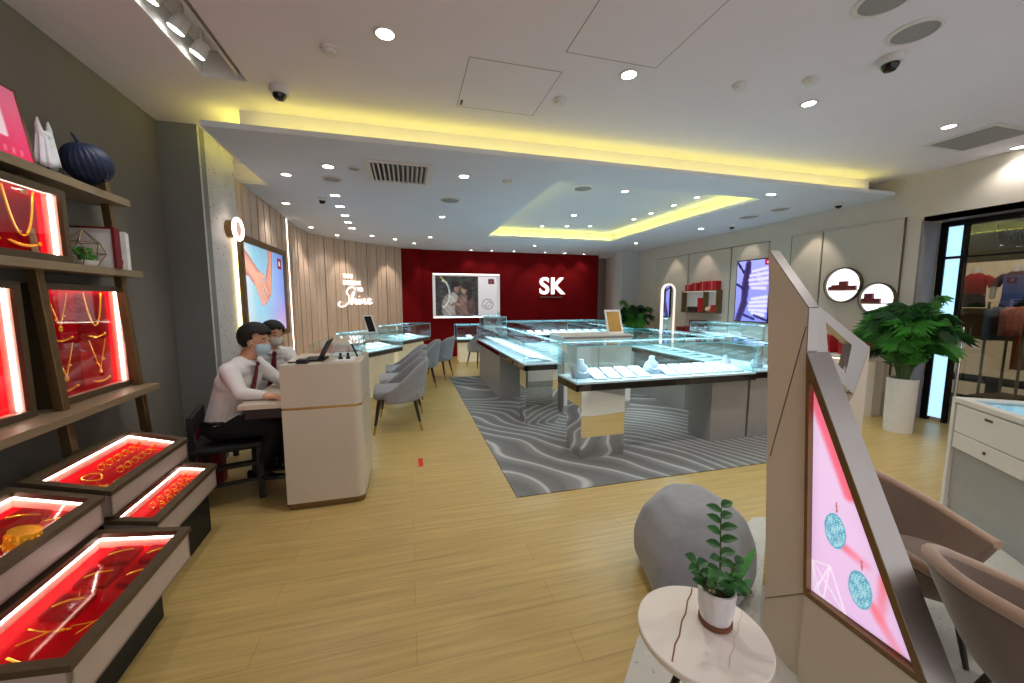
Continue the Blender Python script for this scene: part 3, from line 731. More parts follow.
def jewel(kind):
    m = MB()
    if kind == 'chain': m.tube(neck_pts(.085, .11, False), .0026, 6)
    elif kind == 'pendant':
        m.tube(neck_pts(.08, .1, True), .0018, 6); m.ball((0, 0, -.058), .008, 1, (.5, 1, 1.3))
        m.ball((0, .02, -.02), .004, 1); m.ball((0, -.014, -.03), .004, 1)
    elif kind == 'bracelet':
        m.tube([(0, -.04 + .08 * k / 8, -.008 * math.sin(math.pi * k / 8)) for k in range(9)], [.002, .003, .0034, .0036, .0036, .0036, .0034, .003, .002], 6); m.ball((0, .042, 0), .005, 1)
    elif kind == 'bar':
        m.tube([(.04 - .08 * k / 8, .012 * math.sin(math.pi * k / 8), 0) for k in range(9)], [.0025, .004, .004, .004, .004, .004, .004, .004, .0025], 6)
    elif kind == 'loop':
        m.tube([(.028 * math.cos(a), .034 * math.sin(a), .002 + .006 * abs(math.sin(a))) for a in [k * math.pi / 10 for k in range(20)]], .003, 6, True); m.ball((.03, 0, .004), .006, 1)
    elif kind == 'drop':
        m.tube([(-.05, .03, 0), (-.02, .01, 0), (.0, 0, 0.002), (.022, -.004, .002)], .0022, 6); m.tube([(-.05, -.03, 0), (-.02, -.012, 0), (.0, 0, .002)], .0022, 6); m.ball((.024, -.004, .003), .009, 1, (1.2, .8, .5)); m.ball((.04, -.006, .003), .006, 1, (1.2, .8, .5))
    elif kind == 'ring':
        m.tube([(.011 * math.cos(a), 0, .009 + .011 * math.sin(a)) for a in [k * math.pi / 6 for k in range(12)]], .0024, 6, True); m.ball((0, 0, .022), .006, 1)
        m.ball((0, .004, .018), .004, 1)
    elif kind == 'cluster':
        for k in range(26):
            a = k * 2.4; r = .012 * math.sqrt(k); m.ball((r * math.cos(a) * .75, r * math.sin(a), .006 + .012 * (1 - k / 26)), .0085, 1)
    elif kind == 'bangle':
        m.lathe([(.034, -.03), (.042, -.03), (.043, 0), (.042, .03), (.034, .03)], (0, 0, 0), 28)
        for k in range(14):
            a = k * 2 * math.pi / 14
            for z in (-.016, .012): m.ball((.043 * math.cos(a + z * 9), .043 * math.sin(a + z * 9), z), .007, 1, (.6, .9, 1))
    return m
def put(kind, name, cat, lab, p, rot, grp, s=1, material='gold'):
    if kind not in PR:
        o = jewel(kind).build(name, material, smooth=True); PR[kind] = o
    else:
        o = PR[kind].copy(); COL.objects.link(o); o.name = name
    o.location = p; o.rotation_euler = rot; o.scale = (s, s, s)
    tag(o, lab, cat, grp); return o
def hang(kind, name, cat, lab, y, z, grp, s=1, d=.07):
    q = LM @ Vector((d, y, z)); put(kind, name, cat, lab, q, (0, 0, LZ), grp, s)
G = 'gold jewellery in the lit red wall cases'
P = box_case('lit red jewellery case at right on the middle tier beside the bronze upright', 2.42, 3.06, .907, 1.535, .115, 2, 2)
for (y, z, w, h), (k, lb) in zip(P, (('pendant', 'lower left'), ('chain', 'upper left'), ('pendant', 'lower right'), ('chain', 'upper right'))):
    kk = 'pendant' if lb in ('lower left', 'upper left', 'lower right') else 'chain'
    hang(kk, 'necklace', 'necklace', 'gold %s necklace on the %s pad of the right wall case' % ('pendant' if kk == 'pendant' else 'rope', lb), y, z + .045, G, 1.75)
    hang('bracelet', 'bracelet', 'bracelet', 'gold bracelet along the bottom of the %s pad in the right wall case' % lb, y, z - h * .4, G, 1.7)
P = box_case('lit red jewellery case cut by the left edge of the picture on the middle tier', 1.62, 2.3, .907, 1.535, .115, 2, 2)
for i, (y, z, w, h) in enumerate(P):
    lb = ('lower left', 'upper left', 'lower right', 'upper right')[i]
    hang('chain' if i % 2 else 'pendant', 'necklace', 'necklace', 'gold necklace on the %s pad of the case at the left edge' % lb, y, z + .03, G, 1.9)
P = box_case('lit red jewellery case on the upper shelf under the framed pink print', 1.75, 2.5, 1.637, 1.99, .195, 3, 1)
for i, (y, z, w, h) in enumerate(P):
    hang('chain', 'necklace', 'necklace', ('gold rope necklace on the left', 'gold rope necklace on the middle', 'gold rope necklace on the right')[i] + ' pad of the upper shelf case', y, z + .04, G, 1.9, .149)
    hang('bracelet', 'bracelet', 'bracelet', ('gold bracelet low on the left', 'gold bracelet low on the middle', 'gold bracelet low on the right')[i] + ' pad of the upper shelf case', y, z - h * .36, G, 2, .149)
# ---- slanted cases below
def tray_case(lab, d0, d1, z0, z1, Y0, Y1, drop, base, grp='slanted red jewellery cases by the left wall'):
    t = lthing('slanted_jewellery_case', lab, 'display case', (d0 + d1) / 2, (Y0 + Y1) / 2, 0, grp)
    a, c = y_(Y0), y_(Y1); fw = .034
    def S(d, y, dz=0): return (d, y, z0 + (z1 - z0) * (d - d0) / (d1 - d0) + dz)
    LB(MB().ring([S(d0, a), S(d1, a), S(d1, c), S(d0, c)], [S(d0 + fw, a + fw), S(d1 - fw, a + fw), S(d1 - fw, c - fw), S(d0 + fw, c - fw)], (0, 0, -.022))).build('frame', 'bronze_dark', t)
    m = MB()
    zb = z1 - drop
    e = .008
    m.prism([S(d0 + e, a + e, -.0222), S(d1 - e, a + e, -.0222), (d1 - e, a + e, zb), (d0 + e, a + e, zb)], (0, .012, 0))
    m.prism([S(d0 + e, c - e - .012, -.0222), S(d1 - e, c - e - .012, -.0222), (d1 - e, c - e - .012, zb), (d0 + e, c - e - .012, zb)], (0, .012, 0))
    m.prism([S(d1 - e - .012, a + e, -.0222), S(d1 - e, a + e, -.0222), (d1 - e, a + e, zb), (d1 - e - .012, a + e, zb)], (0, c - a - 2 * e, 0))
    m.prism([S(d0 + e, a + e, -.0222), S(d0 + e + .012, a + e, -.0222), (d0 + e + .012, a + e, zb), (d0 + e, a + e, zb)], (0, c - a - 2 * e, 0))
    m.box(d0 + e, d1 - e, a + e, c - e, zb, zb + .01)
    LB(m).build('body', 'case_side', t)
    m = MB(); dd = -.075
    m.prism([S(d0 + .022, a + .022, dd), S(d1 - .022, a + .022, dd), S(d1 - .022, c - .022, dd), S(d0 + .022, c - .022, dd)], (0, 0, -.01))
    LB(m).build('velvet_bed', 'red_velvet', t)
    m = MB()
    m.prism([S(d0 + .021, c - .0215, dd), S(d1 - .021, c - .0215, dd), S(d1 - .021, c - .0215, -.0225), S(d0 + .021, c - .0215, -.0225)], (0, .001, 0))
    m.prism([S(d0 + .0205, a + .021, dd), S(d0 + .0205, c - .021, dd), S(d0 + .0205, c - .021, -.0225), S(d0 + .0205, a + .021, -.0225)], (.001, 0, 0))
    LB(m).build('lining', 'peach_lining', t)
    m = MB()
    m.prism([S(d0 + .034, c - .034, -.026), S(d1 - .034, c - .034, -.026), S(d1 - .034, c - .026, -.026), S(d0 + .034, c - .026, -.026)], (0, 0, -.007)); LB(m).build('led_strip', 'led_white', t)
    m = MB()
    m.prism([S(d0 + .026, a + .034, -.026), S(d0 + .034, a + .034, -.026), S(d0 + .034, c - .034, -.026), S(d0 + .026, c - .034, -.026)], (0, 0, -.007)); LB(m).build('led_strip', 'led_white', t)
    m = MB().prism([S(d0 + fw - .004, a + fw - .004, -.012), S(d1 - fw + .004, a + fw - .004, -.012), S(d1 - fw + .004, c - fw + .004, -.012), S(d0 + fw - .004, c - fw + .004, -.012)], (0, 0, .003)); LB(m).build('glass', 'case_glass', t)
    LB(MB().box(d0 + .03, base, a + .04, c - .04, .0005, zb)).build('plinth', 'black_matte', t)
    return S, math.atan2(z0 - z1, d1 - d0), dd
def lay(S, tilt, dd, kind, name, cat, lab, d, Y, grp, s=1, rz=0, up=.003, pad=None):
    q = LM @ Vector(S(d, y_(Y), dd + up))
    put(kind, name, cat, lab, q, (0, tilt, LZ + rz), grp, s)
ROW = ['back', 'middle', 'front']
def padbox(S, dd, tname, d0, d1, Y0, Y1, lab, h=.02, mt='red_velvet_dark'):
    m = MB(); m.prism([S(d0, y_(Y0), dd + .001), S(d1, y_(Y0), dd + .001), S(d1, y_(Y1), dd + .001), S(d0, y_(Y1), dd + .001)], (0, 0, h), .004)
    o = LB(m).build('velvet_pad', mt); tag(o, lab, 'jewellery pad', 'red velvet pads in the slanted cases')
SA, tA, dA = tray_case('slanted red jewellery case at the far end of the raised back row', .22, .525, .69, .60, 2.025, 2.735, .12, .4)
GA = 'gold pieces in rows in the far back case'
for j in range(3):
    for i in range(6):
        lay(SA, tA, dA, 'ring', 'gold_ring', 'ring', '%s gold ring from the far end in the %s row of the far raised case' % (ORD[i], ROW[j]), .31 + .075 * j, 2.66 - .062 * i, GA, 1.35)
for j in range(2): lay(SA, tA, dA, 'loop', 'bracelet', 'bracelet', ('looped gold bracelet nearer the wall', 'looped gold bracelet nearer the room')[j] + ' in the far raised case', .33 + .12 * j, 2.25, GA, 1.2)
lay(SA, tA, dA, 'cluster', 'gold_ornament', 'ornament', 'round beaded gold ornament at the near end of the far raised case', .42, 2.13, GA, 1.0)
SC, tC, dC = tray_case('slanted red jewellery case of the raised row at the left edge of the picture', .22, .525, .69, .60, 1.2, 1.985, .12, .4)
for k, (Y0, d0) in enumerate(((1.78, .3), (1.78, .41), (1.6, .3), (1.6, .41), (1.42, .3), (1.42, .41))):
    w = ('far', 'middle', 'near')[k // 2] + (' wall side' if k % 2 == 0 else ' room side')
    padbox(SC, dC, 'pad', d0, d0 + .095, Y0, Y0 + .14, 'dark red velvet pad at the %s of the near raised case' % w, .03, 'red_velvet_dark' if k % 2 == 0 else 'red_velvet')
    if k != 3: lay(SC, tC, dC, 'bar', 'gold_bangle', 'bangle', 'gold bangle across the %s pad of the near raised case' % w, d0 + .05, Y0 + .07, 'gold bangles in the near raised case', 1.1, .6, .036)
lay(SC, tC, dC, 'bangle', 'wide_gold_bangle', 'bangle', 'wide carved gold bangle on a red roll in the near raised case', .46, 1.68, 'gold bangles in the near raised case', 1.0, .3, .06)
SB, tB, dB = tray_case('lower slanted red jewellery case at the far end beside the black stool', .455, .665, .458, .415, 2.055, 2.735, .14, .62)
for j in range(3):
    for i in range(6):
        lay(SB, tB, dB, 'ring', 'gold_ring', 'ring', '%s gold ring from the far end in the %s row of the lower far case' % (ORD[i], ROW[j]), .525 + .042 * j, 2.66 - .07 * i, 'gold pieces in rows in the lower far case', 1.25)
lay(SB, tB, dB, 'bar', 'gold_chain', 'necklace', 'gold chain at the near end of the lower far case', .6, 2.14, 'gold pieces in rows in the lower far case', 1.2, 1.2)
SD, tD, dD = tray_case('lower slanted red jewellery case nearest the camera at bottom left', .47, .815, .445, .395, 1.27, 2.0, .15, .7)
GD = 'gold pieces in the nearest slanted case'
for k, (Y0, d0) in enumerate(((1.84, .56), (1.84, .69), (1.7, .56), (1.7, .69), (1.55, .56))):
    w = ('far', 'middle', 'near')[k // 2] + (' wall side' if k % 2 == 0 else ' room side')
    padbox(SD, dD, 'pad', d0, d0 + .1, Y0, Y0 + .11, 'dark red velvet pad at the %s of the nearest slanted case' % w, .022)
    lay(SD, tD, dD, 'bar', 'gold_bracelet', 'bracelet', 'curved gold bracelet across the %s pad of the nearest slanted case' % w, d0 + .05, Y0 + .055, GD, 1.0, .5, .028)
lay(SD, tD, dD, 'drop', 'gold_necklace', 'necklace', 'short gold drop necklace in the middle of the nearest case by the wall side', .62, 1.5, GD, 1.2, .2)
lay(SD, tD, dD, 'drop', 'gold_necklace', 'necklace', 'short gold drop necklace on the room side of the nearest case', .72, 1.53, GD, 1.0, .7)
lay(SD, tD, dD, 'drop', 'gold_necklace', 'necklace', 'long gold necklace with pendant at the near end of the nearest case', .68, 1.36, GD, 1.9, .1)
for Y in (2.66, 2.1):
    pass
# casters of the lower far case
t = lthing('furniture_caster', 'small black caster under the lower far jewellery case', 'caster', .58, 2.86, 0)
q = Lw(.53, 2.86, 0)
MB().tube([(q.x - .012, q.y, .03), (q.x + .012, q.y, .03)], .03, 16).build('wheel', 'black_matte', t, smooth=True)
MB().box(q.x - .02, q.x + .02, q.y - .012, q.y + .012, .045, .16).build('fork', 'chrome', t)
# ---- ornaments on the shelves
t = lthing('framed_print', 'framed pink print with a white square leaning on the top shelf', 'picture', .08, 2.3, 2.081)
a, c = y_(1.94), y_(2.54)
LB(MB().ring([(.10, a, 2.081), (.10, c, 2.081), (.05, c, 2.46), (.05, a, 2.46)], [(.0985, a + .016, 2.096), (.0985, c - .016, 2.096), (.052, c - .016, 2.445), (.052, a + .016, 2.445)], (-.016, 0, 0))).build('frame', 'wood_shelf', t)
def pink(u, v):
    col = mixc((232, 40, 92), (246, 120, 170), v)
    if .28 < u < .82 and .3 < v < .84:
        col = (250, 222, 240)
        for (x, y, r) in ((.42, .68, .05), (.6, .6, .06), (.7, .5, .05), (.45, .5, .05), (.55, .74, .04)):
            if math.hypot(u - x, v - y) < r: col = (250, 200, 190)
        if .36 < v < .42 and .36 < u < .74 and int(u * 40) % 3: col = (150, 40, 90)
    if .12 < v < .2 and int(u * 50) % 4 == 1: col = (250, 130, 160)
    return col
painted('print', Lw(.0965, 1.954, 2.095), Lw(.0965, 2.526, 2.095) - Lw(.0965, 1.954, 2.095), Lw(.05, 1.954, 2.446) - Lw(.0965, 1.954, 2.095), 40, 40, pink, 'print_dim', t)
q = Lw(.1, 2.6, 2.081)
t = thing('fabric_ornament', 'small white pleated fabric ornament with two pointed tips on the top shelf', 'ornament', q, LZ)
m = MB().grid(lambda u, v: (q.x + (.03 + .02 * (1 - v)) * (1 + .12 * math.sin(u * 2 * math.pi * 9)) * math.cos(2 * math.pi * u) * .7, q.y + (.035 + .022 * (1 - v)) * (1 + .12 * math.sin(u * 2 * math.pi * 9)) * math.sin(2 * math.pi * u), 2.13 + .16 * v + .012 * math.sin(u * 12)), 54, 6, True)
for s in (-1, 1): m.tube([(q.x, q.y + s * .02, 2.27), (q.x, q.y + s * .032, 2.32), (q.x, q.y + s * .03, 2.36)], [.018, .012, .003], 10)
m.ball((q.x, q.y, 2.28), .034, 2, (.8, 1, .8))
m.build('pleated_cloth', 'white_cloth', t, smooth=True, mods=[('SOLIDIFY', dict(thickness=.002))])
m = MB().tube([(q.x, q.y, 2.09), (q.x, q.y, 2.2)], .005, 8); m.lathe([(0, 0), (.03, 0), (.028, .01), (0, .012)], (q.x, q.y, 2.081), 20); m.build('stand', 'black_matte', t)
q = Lw(.155, 2.79, 2.081)
t = thing('woven_basket', 'dark blue round woven basket ornament standing on the top shelf', 'ornament', q, LZ)
TM = Matrix.Translation(Vector((q.x, q.y, 2.215))) @ Matrix.Rotation(R(25), 4, 'X') @ Matrix.Rotation(R(-30), 4, 'Z')
m = MB().grid(lambda u, v: (math.sin(math.pi * v) ** .8 * .118 * (1 + .03 * math.sin(u * 2 * math.pi * 24)) * math.cos(2 * math.pi * u), math.sin(math.pi * v) ** .8 * .1 * (1 + .03 * math.sin(u * 2 * math.pi * 24)) * math.sin(2 * math.pi * u), -.105 * math.cos(math.pi * v) * (1 - .0 * v)), 72, 18, True)
m.bm.transform(TM); m.build('woven_body', 'navy_basket', t, smooth=True)
m = MB().tube([(.0, 0, .1), (-.02, 0, .135), (-.03, .0, .15)], [.012, .008, .003], 8); m.bm.transform(TM); m.build('stem_knot', 'navy_basket', t)
m = MB().tube([(-.1, 0, -.06), (.0, -.02, -.112), (.1, .0, -.075)], .008, 8); m.bm.transform(TM); m.build('rim_tail', 'navy_basket', t)
q2 = Lw(.155, 2.79, 2.081); MB().lathe([(0, 0), (.04, 0), (.03, .02), (.02, .05), (0, .05)], (q2.x, q2.y, 2.0815), 20).build('foot', 'black_matte', t)
# terrarium, box and book on the middle shelf
q = Lw(.15, 2.7, 1.636)
t = thing('glass_terrarium', 'faceted glass terrarium with small green plants on the middle shelf', 'terrarium', q, LZ)
rg = []
for z, r, n0 in ((0, .05, 0), (.07, .085, .3), (.13, .07, .0)): rg.append([Vector((q.x + r * math.cos(2 * math.pi * k / 5 + n0), q.y + r * math.sin(2 * math.pi * k / 5 + n0), 1.638 + z)) for k in range(5)])
tip = Vector((q.x, q.y, 1.638 + .2)); m = MB(); w = MB()
for k in range(5):
    j = (k + 1) % 5
    for A, B in ((rg[0], rg[1]), (rg[1], rg[2])):
        m.face(A[k], A[j], B[j], B[k]); w.tube([A[k], B[k]], .0022, 6); w.tube([A[k], A[j]], .0022, 6)
    w.tube([rg[2][k], rg[2][j]], .0022, 6); w.tube([rg[2][k], tip], .0022, 6); m.face(rg[2][k], rg[2][j], tip)
m.build('glass_facets', 'case_glass', t); w.build('metal_edges', 'bronze', t)
MB().lathe([(0, .002), (.048, .002), (.062, .03), (0, .036)], (q.x, q.y, 1.638), 5).build('sand', 'paper', t)
m = MB()
for k in range(26):
    a = random.random() * 6.28; r = random.random() * .045; m.ball((q.x + r * math.cos(a), q.y + r * math.sin(a), 1.675 + random.random() * .06), .016, 1, (1, .6, .8))
m.build('small_plants', 'leaf_bright', t)
q = Lw(.13, 2.95, 1.636)
t = thing('photo_box_frame', 'white faced box with a dark red edge behind the terrarium', 'box', q, LZ)
p0 = [Lw(.02, 2.8, 1.637), Lw(.225, 2.8, 1.637), Lw(.225, 2.8, 1.86), Lw(.02, 2.8, 1.86)]
yv = Lw(0, 1, 0) - Lw(0, 0, 0)
p1 = [p0[0], p0[1], p0[2], p0[3]]
MB().prism([v for v in p0], yv * .03).build('box_body', 'white_box', t)
MB().prism([Lw(.02, 2.79, 1.8605), Lw(.24, 2.79, 1.8605), Lw(.24, 2.79, 1.87), Lw(.02, 2.79, 1.87)], yv * .05).build('top_edge', 'maroon_box', t)
MB().prism([Lw(.2255, 2.79, 1.637), Lw(.24, 2.79, 1.637), Lw(.24, 2.79, 1.86), Lw(.2255, 2.79, 1.86)], yv * .05).build('side_edge', 'maroon_box', t)
t = thing('gift_book', 'white and dark red boxed book at the right end of the middle shelf', 'book', Lw(.14, 3.0, 1.636), LZ)
MB().prism([Lw(.05, 2.93, 1.637), Lw(.22, 2.93, 1.637), Lw(.22, 2.93, 1.865), Lw(.05, 2.93, 1.865)], yv * .012).build('cover', 'white_box', t)
MB().prism([Lw(.05, 2.943, 1.637), Lw(.215, 2.943, 1.637), Lw(.215, 2.943, 1.86), Lw(.05, 2.943, 1.86)], yv * .03).build('pages', 'white_box', t)
MB().prism([Lw(.15, 2.928, 1.637), Lw(.19, 2.928, 1.637), Lw(.2, 2.928, 1.69), Lw(.17, 2.928, 1.71), Lw(.15, 2.928, 1.69)], yv * .0015).build('red_print', 'red_box', t)

# ================================================================ POSTER ON THE TIMBER WALL
t = thing('hands_poster', 'tall backlit poster of two clasped hands in a bronze frame on the timber wall', 'poster', (-1.66, 5.2, 1.05))
YA, YB, ZA, ZB, XP = 4.52, 6.02, 1.0, 2.12, -1.62
MB().ring([(XP, YA, ZA), (XP, YB, ZA), (XP, YB, ZB), (XP, YA, ZB)], [(XP, YA + .07, ZA + .07), (XP, YB - .07, ZA + .07), (XP, YB - .07, ZB - .07), (XP, YA + .07, ZB - .07)], (.03, 0, 0)).build('frame', 'bronze', t)
MB().box(-1.68, XP, YA + .02, YB - .02, ZA + .02, ZB - .02).build('light_box', 'bronze_dark', t)
m = MB().box(-1.66, -1.635, YA + .003, YA + .018, ZA + .02, ZB - .02); m.box(-1.66, -1.635, YB - .018, YB - .003, ZA + .02, ZB - .02); m.build('back_glow', 'glow_gold', t)
def tap(p, a, b, r0, r1):
    d, s_ = segd((p[0], p[1] * .78), (a[0], a[1] * .78), (b[0], b[1] * .78)); return d / (r0 + (r1 - r0) * s_)
def hands(u, v):
    c = mixc((150, 206, 232), (128, 154, 230), sm(.3, 1, u)); c = mixc((216, 228, 234), c, sm(.0, .3, u)); c = mixc(c, (214, 160, 222), .8 * sm(.6, 0, v) * sm(.45, .95, u))
    c = mixc(c, (196, 196, 216), .5 * sm(.3, 0, v))
    if v > .62: c = mixc(c, (150, 196, 222), sm(.12, .02, abs(u - .42 - .1 * (v - .6))))
    p = (u, v - .2)
    b2 = min(tap(p, (.66, 1.05), (.62, .62), .06, .05), tap(p, (.62, .62), (.55, .42), .055, .075))
    for a, b in (((.5, .43), (.41, .2)), ((.545, .42), (.47, .17)), ((.59, .43), (.53, .19)), ((.62, .47), (.585, .26))): b2 = min(b2, tap(p, a, b, .03, .019))
    if b2 < 1: c = mixc((226, 158, 134), (160, 94, 84), b2 ** 3)
    b1 = min(tap(p, (-.08, .66), (.14, .55), .12, .085), tap(p, (.14, .55), (.28, .44), .085, .085))
    for a, b in (((.24, .4), (.36, .16)), ((.29, .41), (.42, .14)), ((.33, .44), (.48, .17)), ((.34, .49), (.52, .27))): b1 = min(b1, tap(p, a, b, .031, .019))
    b1 = min(b1, tap(p, (.24, .5), (.44, .47), .035, .022))
    if b1 < 1: c = mixc((240, 180, 158), (176, 108, 94), b1 ** 3)
    if .83 < u < .95 and .8 < v < .95: c = (120, 20, 50)
    if .87 < u < .91 and .84 < v < .91: c = (230, 200, 210)
    return c
painted('printed_picture', (XP + .004, YA + .07, ZA + .07), (0, YB - YA - .14, 0), (0, 0, ZB - ZA - .14), 110, 80, hands, 'print_screen', t)

# ================================================================ WALL SIGN ON THE TIMBER
A2, B2 = Vector((-1.0, 9.03)), Vector((-.12, 9.82)); u2 = (B2 - A2).normalized(); n2 = Vector((u2.y, -u2.x))
def ondiag(px, py, off=.05):
    d = ray(px, py); base = A2 + n2 * off; tt = (base.x * n2.x + base.y * n2.y) / (d.x * n2.x + d.y * n2.y)
    return Vector((d.x * tt, d.y * tt, CH + d.z * tt))
pL, pR, pT, pB_ = ondiag(338, 298), ondiag(372, 298), ondiag(355, 274), ondiag(355, 307)
sw = (pR - pL).length; sh = pT.z - pB_.z
u3 = Vector((u2.x, u2.y, 0)); n3 = Vector((n2.x, n2.y, 0))
t = thing('wall_sign', 'white raised lettering YOU DESERVE TO Shine on the timber wall', 'sign', ((pL + pR) / 2))
def tplace(mb, x, z, off=0.0):
    o = Vector((pL.x, pL.y, pB_.z)) + u3 * x + Vector((0, 0, z)) + n3 * off
    mm = Matrix((u3, Vector((0, 0, 1)), n3)).transposed().to_4x4(); mm.translation = o
    mb.bm.transform(mm); return mb
s1 = sh * .185
for txt, x, z in (('YOU', .163, .86), ('DESERVE', .163, .665), ('TO', .55, .47)):
    k = sw * x
    q = text_mb(txt, s1, .012, 0, 'LEFT'); q.bm.transform(Matrix.Diagonal((.78, 1, 1, 1)))
    tplace(q, k, sh * z).build('block_letters', 'sign_white', t)
shine = [[(.5, .62), (.42, .72), (.3, .66), (.24, .52), (.3, .38), (.3, .22), (.2, .06), (.06, .02), (.0, .1), (.06, .2)],
         [(.33, .1), (.44, .45), (.45, .55), (.4, .42), (.37, .1), (.43, .26), (.49, .28), (.48, .12), (.54, .12)],
         [(.54, .12), (.58, .28), (.56, .14), (.62, .12), (.66, .27), (.66, .12), (.71, .26), (.77, .27), (.76, .12), (.82, .13)],
         [(.82, .15), (.9, .2), (.95, .28), (.88, .3), (.85, .18), (.9, .1), (1.0, .16)], [(.6, .38), (.605, .4)]]
mb = MB(); strokes(mb, [[(x * sw, y * sh * .84) for x, y in st] for st in shine], (0, 0, 0), (1, 0, 0), (0, 1, 0), .014)
tplace(mb, 0, 0, .01).build('script_letters', 'sign_white', t)

# ================================================================ RED WALL: screen and logo letters
t = thing('wall_screen', 'lit picture screen of a couple in a silver frame on the red wall', 'screen', (1.5, 9.93, 1.0))
x0, x1, z0, z1, yy = .63, 2.36, 1.0, 2.13, 9.9
MB().ring([(x0, yy, z0), (x1, yy, z0), (x1, yy, z1), (x0, yy, z1)], [(x0 + .07, yy, z0 + .07), (x1 - .07, yy, z0 + .07), (x1 - .07, yy, z1 - .07), (x0 + .07, yy, z1 - .07)], (0, .045, 0)).build('frame', 'chrome', t)
m = MB().box(x0 + .02, x1 - .02, yy - .004, yy, z1 - .03, z1 - .012); m.box(x0 + .02, x1 - .02, yy - .004, yy, z0 + .012, z0 + .03); m.build('frame_light', 'led_warm', t)
rr = random.Random(3); BL = [(rr.random() * .66, rr.random(), .03 + rr.random() * .05, rr.choice([(70, 60, 62), (44, 50, 52), (96, 80, 76), (36, 34, 40), (118, 108, 104), (52, 44, 34)])) for _ in range(60)]
def couple(u, v):
    if u > .68:
        c = mixc((186, 182, 184), (206, 202, 204), v)
        if abs(math.hypot((u - .84) * 1.5, v - .28) - .13) < .014 or abs(math.hypot((u - .865) * 1.5, v - .25) - .09) < .011 or abs(math.hypot((u - .82) * 1.5, v - .31) - .1) < .009: c = (146, 142, 146)
        if .85 < u < .95 and .8 < v < .95: c = (86, 16, 30) if not (.88 < u < .92 and .85 < v < .9) else (150, 90, 100)
        return c
    c = mixc((26, 27, 28), (52, 54, 52), .5 + .5 * math.sin(u * 31 + math.sin(v * 23) * 2) * math.sin(v * 27 + u * 9))
    def E(x, y, rx, ry): return ((u - x) / rx) ** 2 + ((v - y) / ry) ** 2
    for x, y, rx, ry, k in ((.22, .2, .13, .36, (150, 144, 138)), (.27, .42, .1, .18, (166, 160, 154)), (.47, .18, .17, .3, (112, 84, 76)), (.45, .4, .1, .14, (124, 96, 86)), (.56, .3, .07, .26, (84, 62, 58)), (.36, .28, .11, .05, (140, 108, 94)), (.33, .7, .055, .14, (134, 102, 86)), (.32, .8, .065, .08, (22, 18, 18)), (.27, .74, .025, .1, (22, 18, 18)), (.45, .66, .05, .13, (154, 118, 102)), (.49, .76, .075, .1, (30, 22, 20)), (.54, .6, .04, .22, (30, 22, 20))):
        e = E(x, y, rx, ry)
        if e < 1: c = mixc(k, tuple(q * .55 for q in k), max(0, e * .8 + .2 * math.sin(u * 70 + v * 40)))
    if abs(E(.1, .55, .12, .34) - 1) < .14 and u > .1: c = (176, 186, 190)
    d, _ = segd((u, v), (.08, .98), (.18, .84))
    if d < .012: c = (150, 150, 90)
    return c
painted('picture', (x0 + .07, yy + .01, z0 + .07), (x1 - x0 - .14, 0, 0), (0, 0, z1 - z0 - .14), 90, 60, couple, 'print_screen', t)
t = thing('logo_letters', 'large white illuminated letters SK on the red wall', 'sign', (3.8, 9.93, 1.6))
mb = text_mb('SK', .62, .025, .012); mb.bm.transform(Matrix.Translation(Vector((3.81, 9.9, 1.63))) @ Matrix.Rotation(R(90), 4, 'X'))
mb.build('letters', 'sign_white', t)
MB().box(3.49, 4.13, 9.925, 9.945, 1.53, 1.55).build('underline', 'jamb_grey', t)
# ================================================================ COUNTERS
t = thing('reception_desk', 'tall cream reception desk with a gold band at the left aisle', 'reception desk', (-.57, 3.15, 0))
def dpoly(x0, x1, y0, y1, r, z):
    P = [(x0, y1, z), (x0, y0, z)]
    for k in range(7):
        a = -math.pi / 2 + k * math.pi / 12; P.append((x1 - r + r * math.cos(a), y0 + r + r * math.sin(a), z))
    P.append((x1, y1, z)); return P
MB().prism(dpoly(-.82, -.335, 2.85, 3.42, .05, .0005), (0, 0, .05)).build('plinth', 'bronze', t)
MB().prism(dpoly(-.83, -.325, 2.83, 3.43, .06, .05), (0, 0, .66)).build('lower_panel', 'desk_cream', t)
MB().prism(dpoly(-.825, -.33, 2.836, 3.425, .055, .71), (0, 0, .018)).build('gold_band', 'gold_trim', t)
MB().prism(dpoly(-.83, -.325, 2.83, 3.43, .06, .728), (0, 0, .292)).build('upper_panel', 'desk_cream', t)
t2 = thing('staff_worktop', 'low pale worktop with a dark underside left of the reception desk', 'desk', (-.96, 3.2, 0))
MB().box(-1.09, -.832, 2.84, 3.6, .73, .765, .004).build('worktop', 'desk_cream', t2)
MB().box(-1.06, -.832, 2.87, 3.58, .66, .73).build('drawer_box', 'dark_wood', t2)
MB().box(-.85, -.832, 2.9, 3.55, .0005, .66).build('side_panel', 'black_matte', t2)
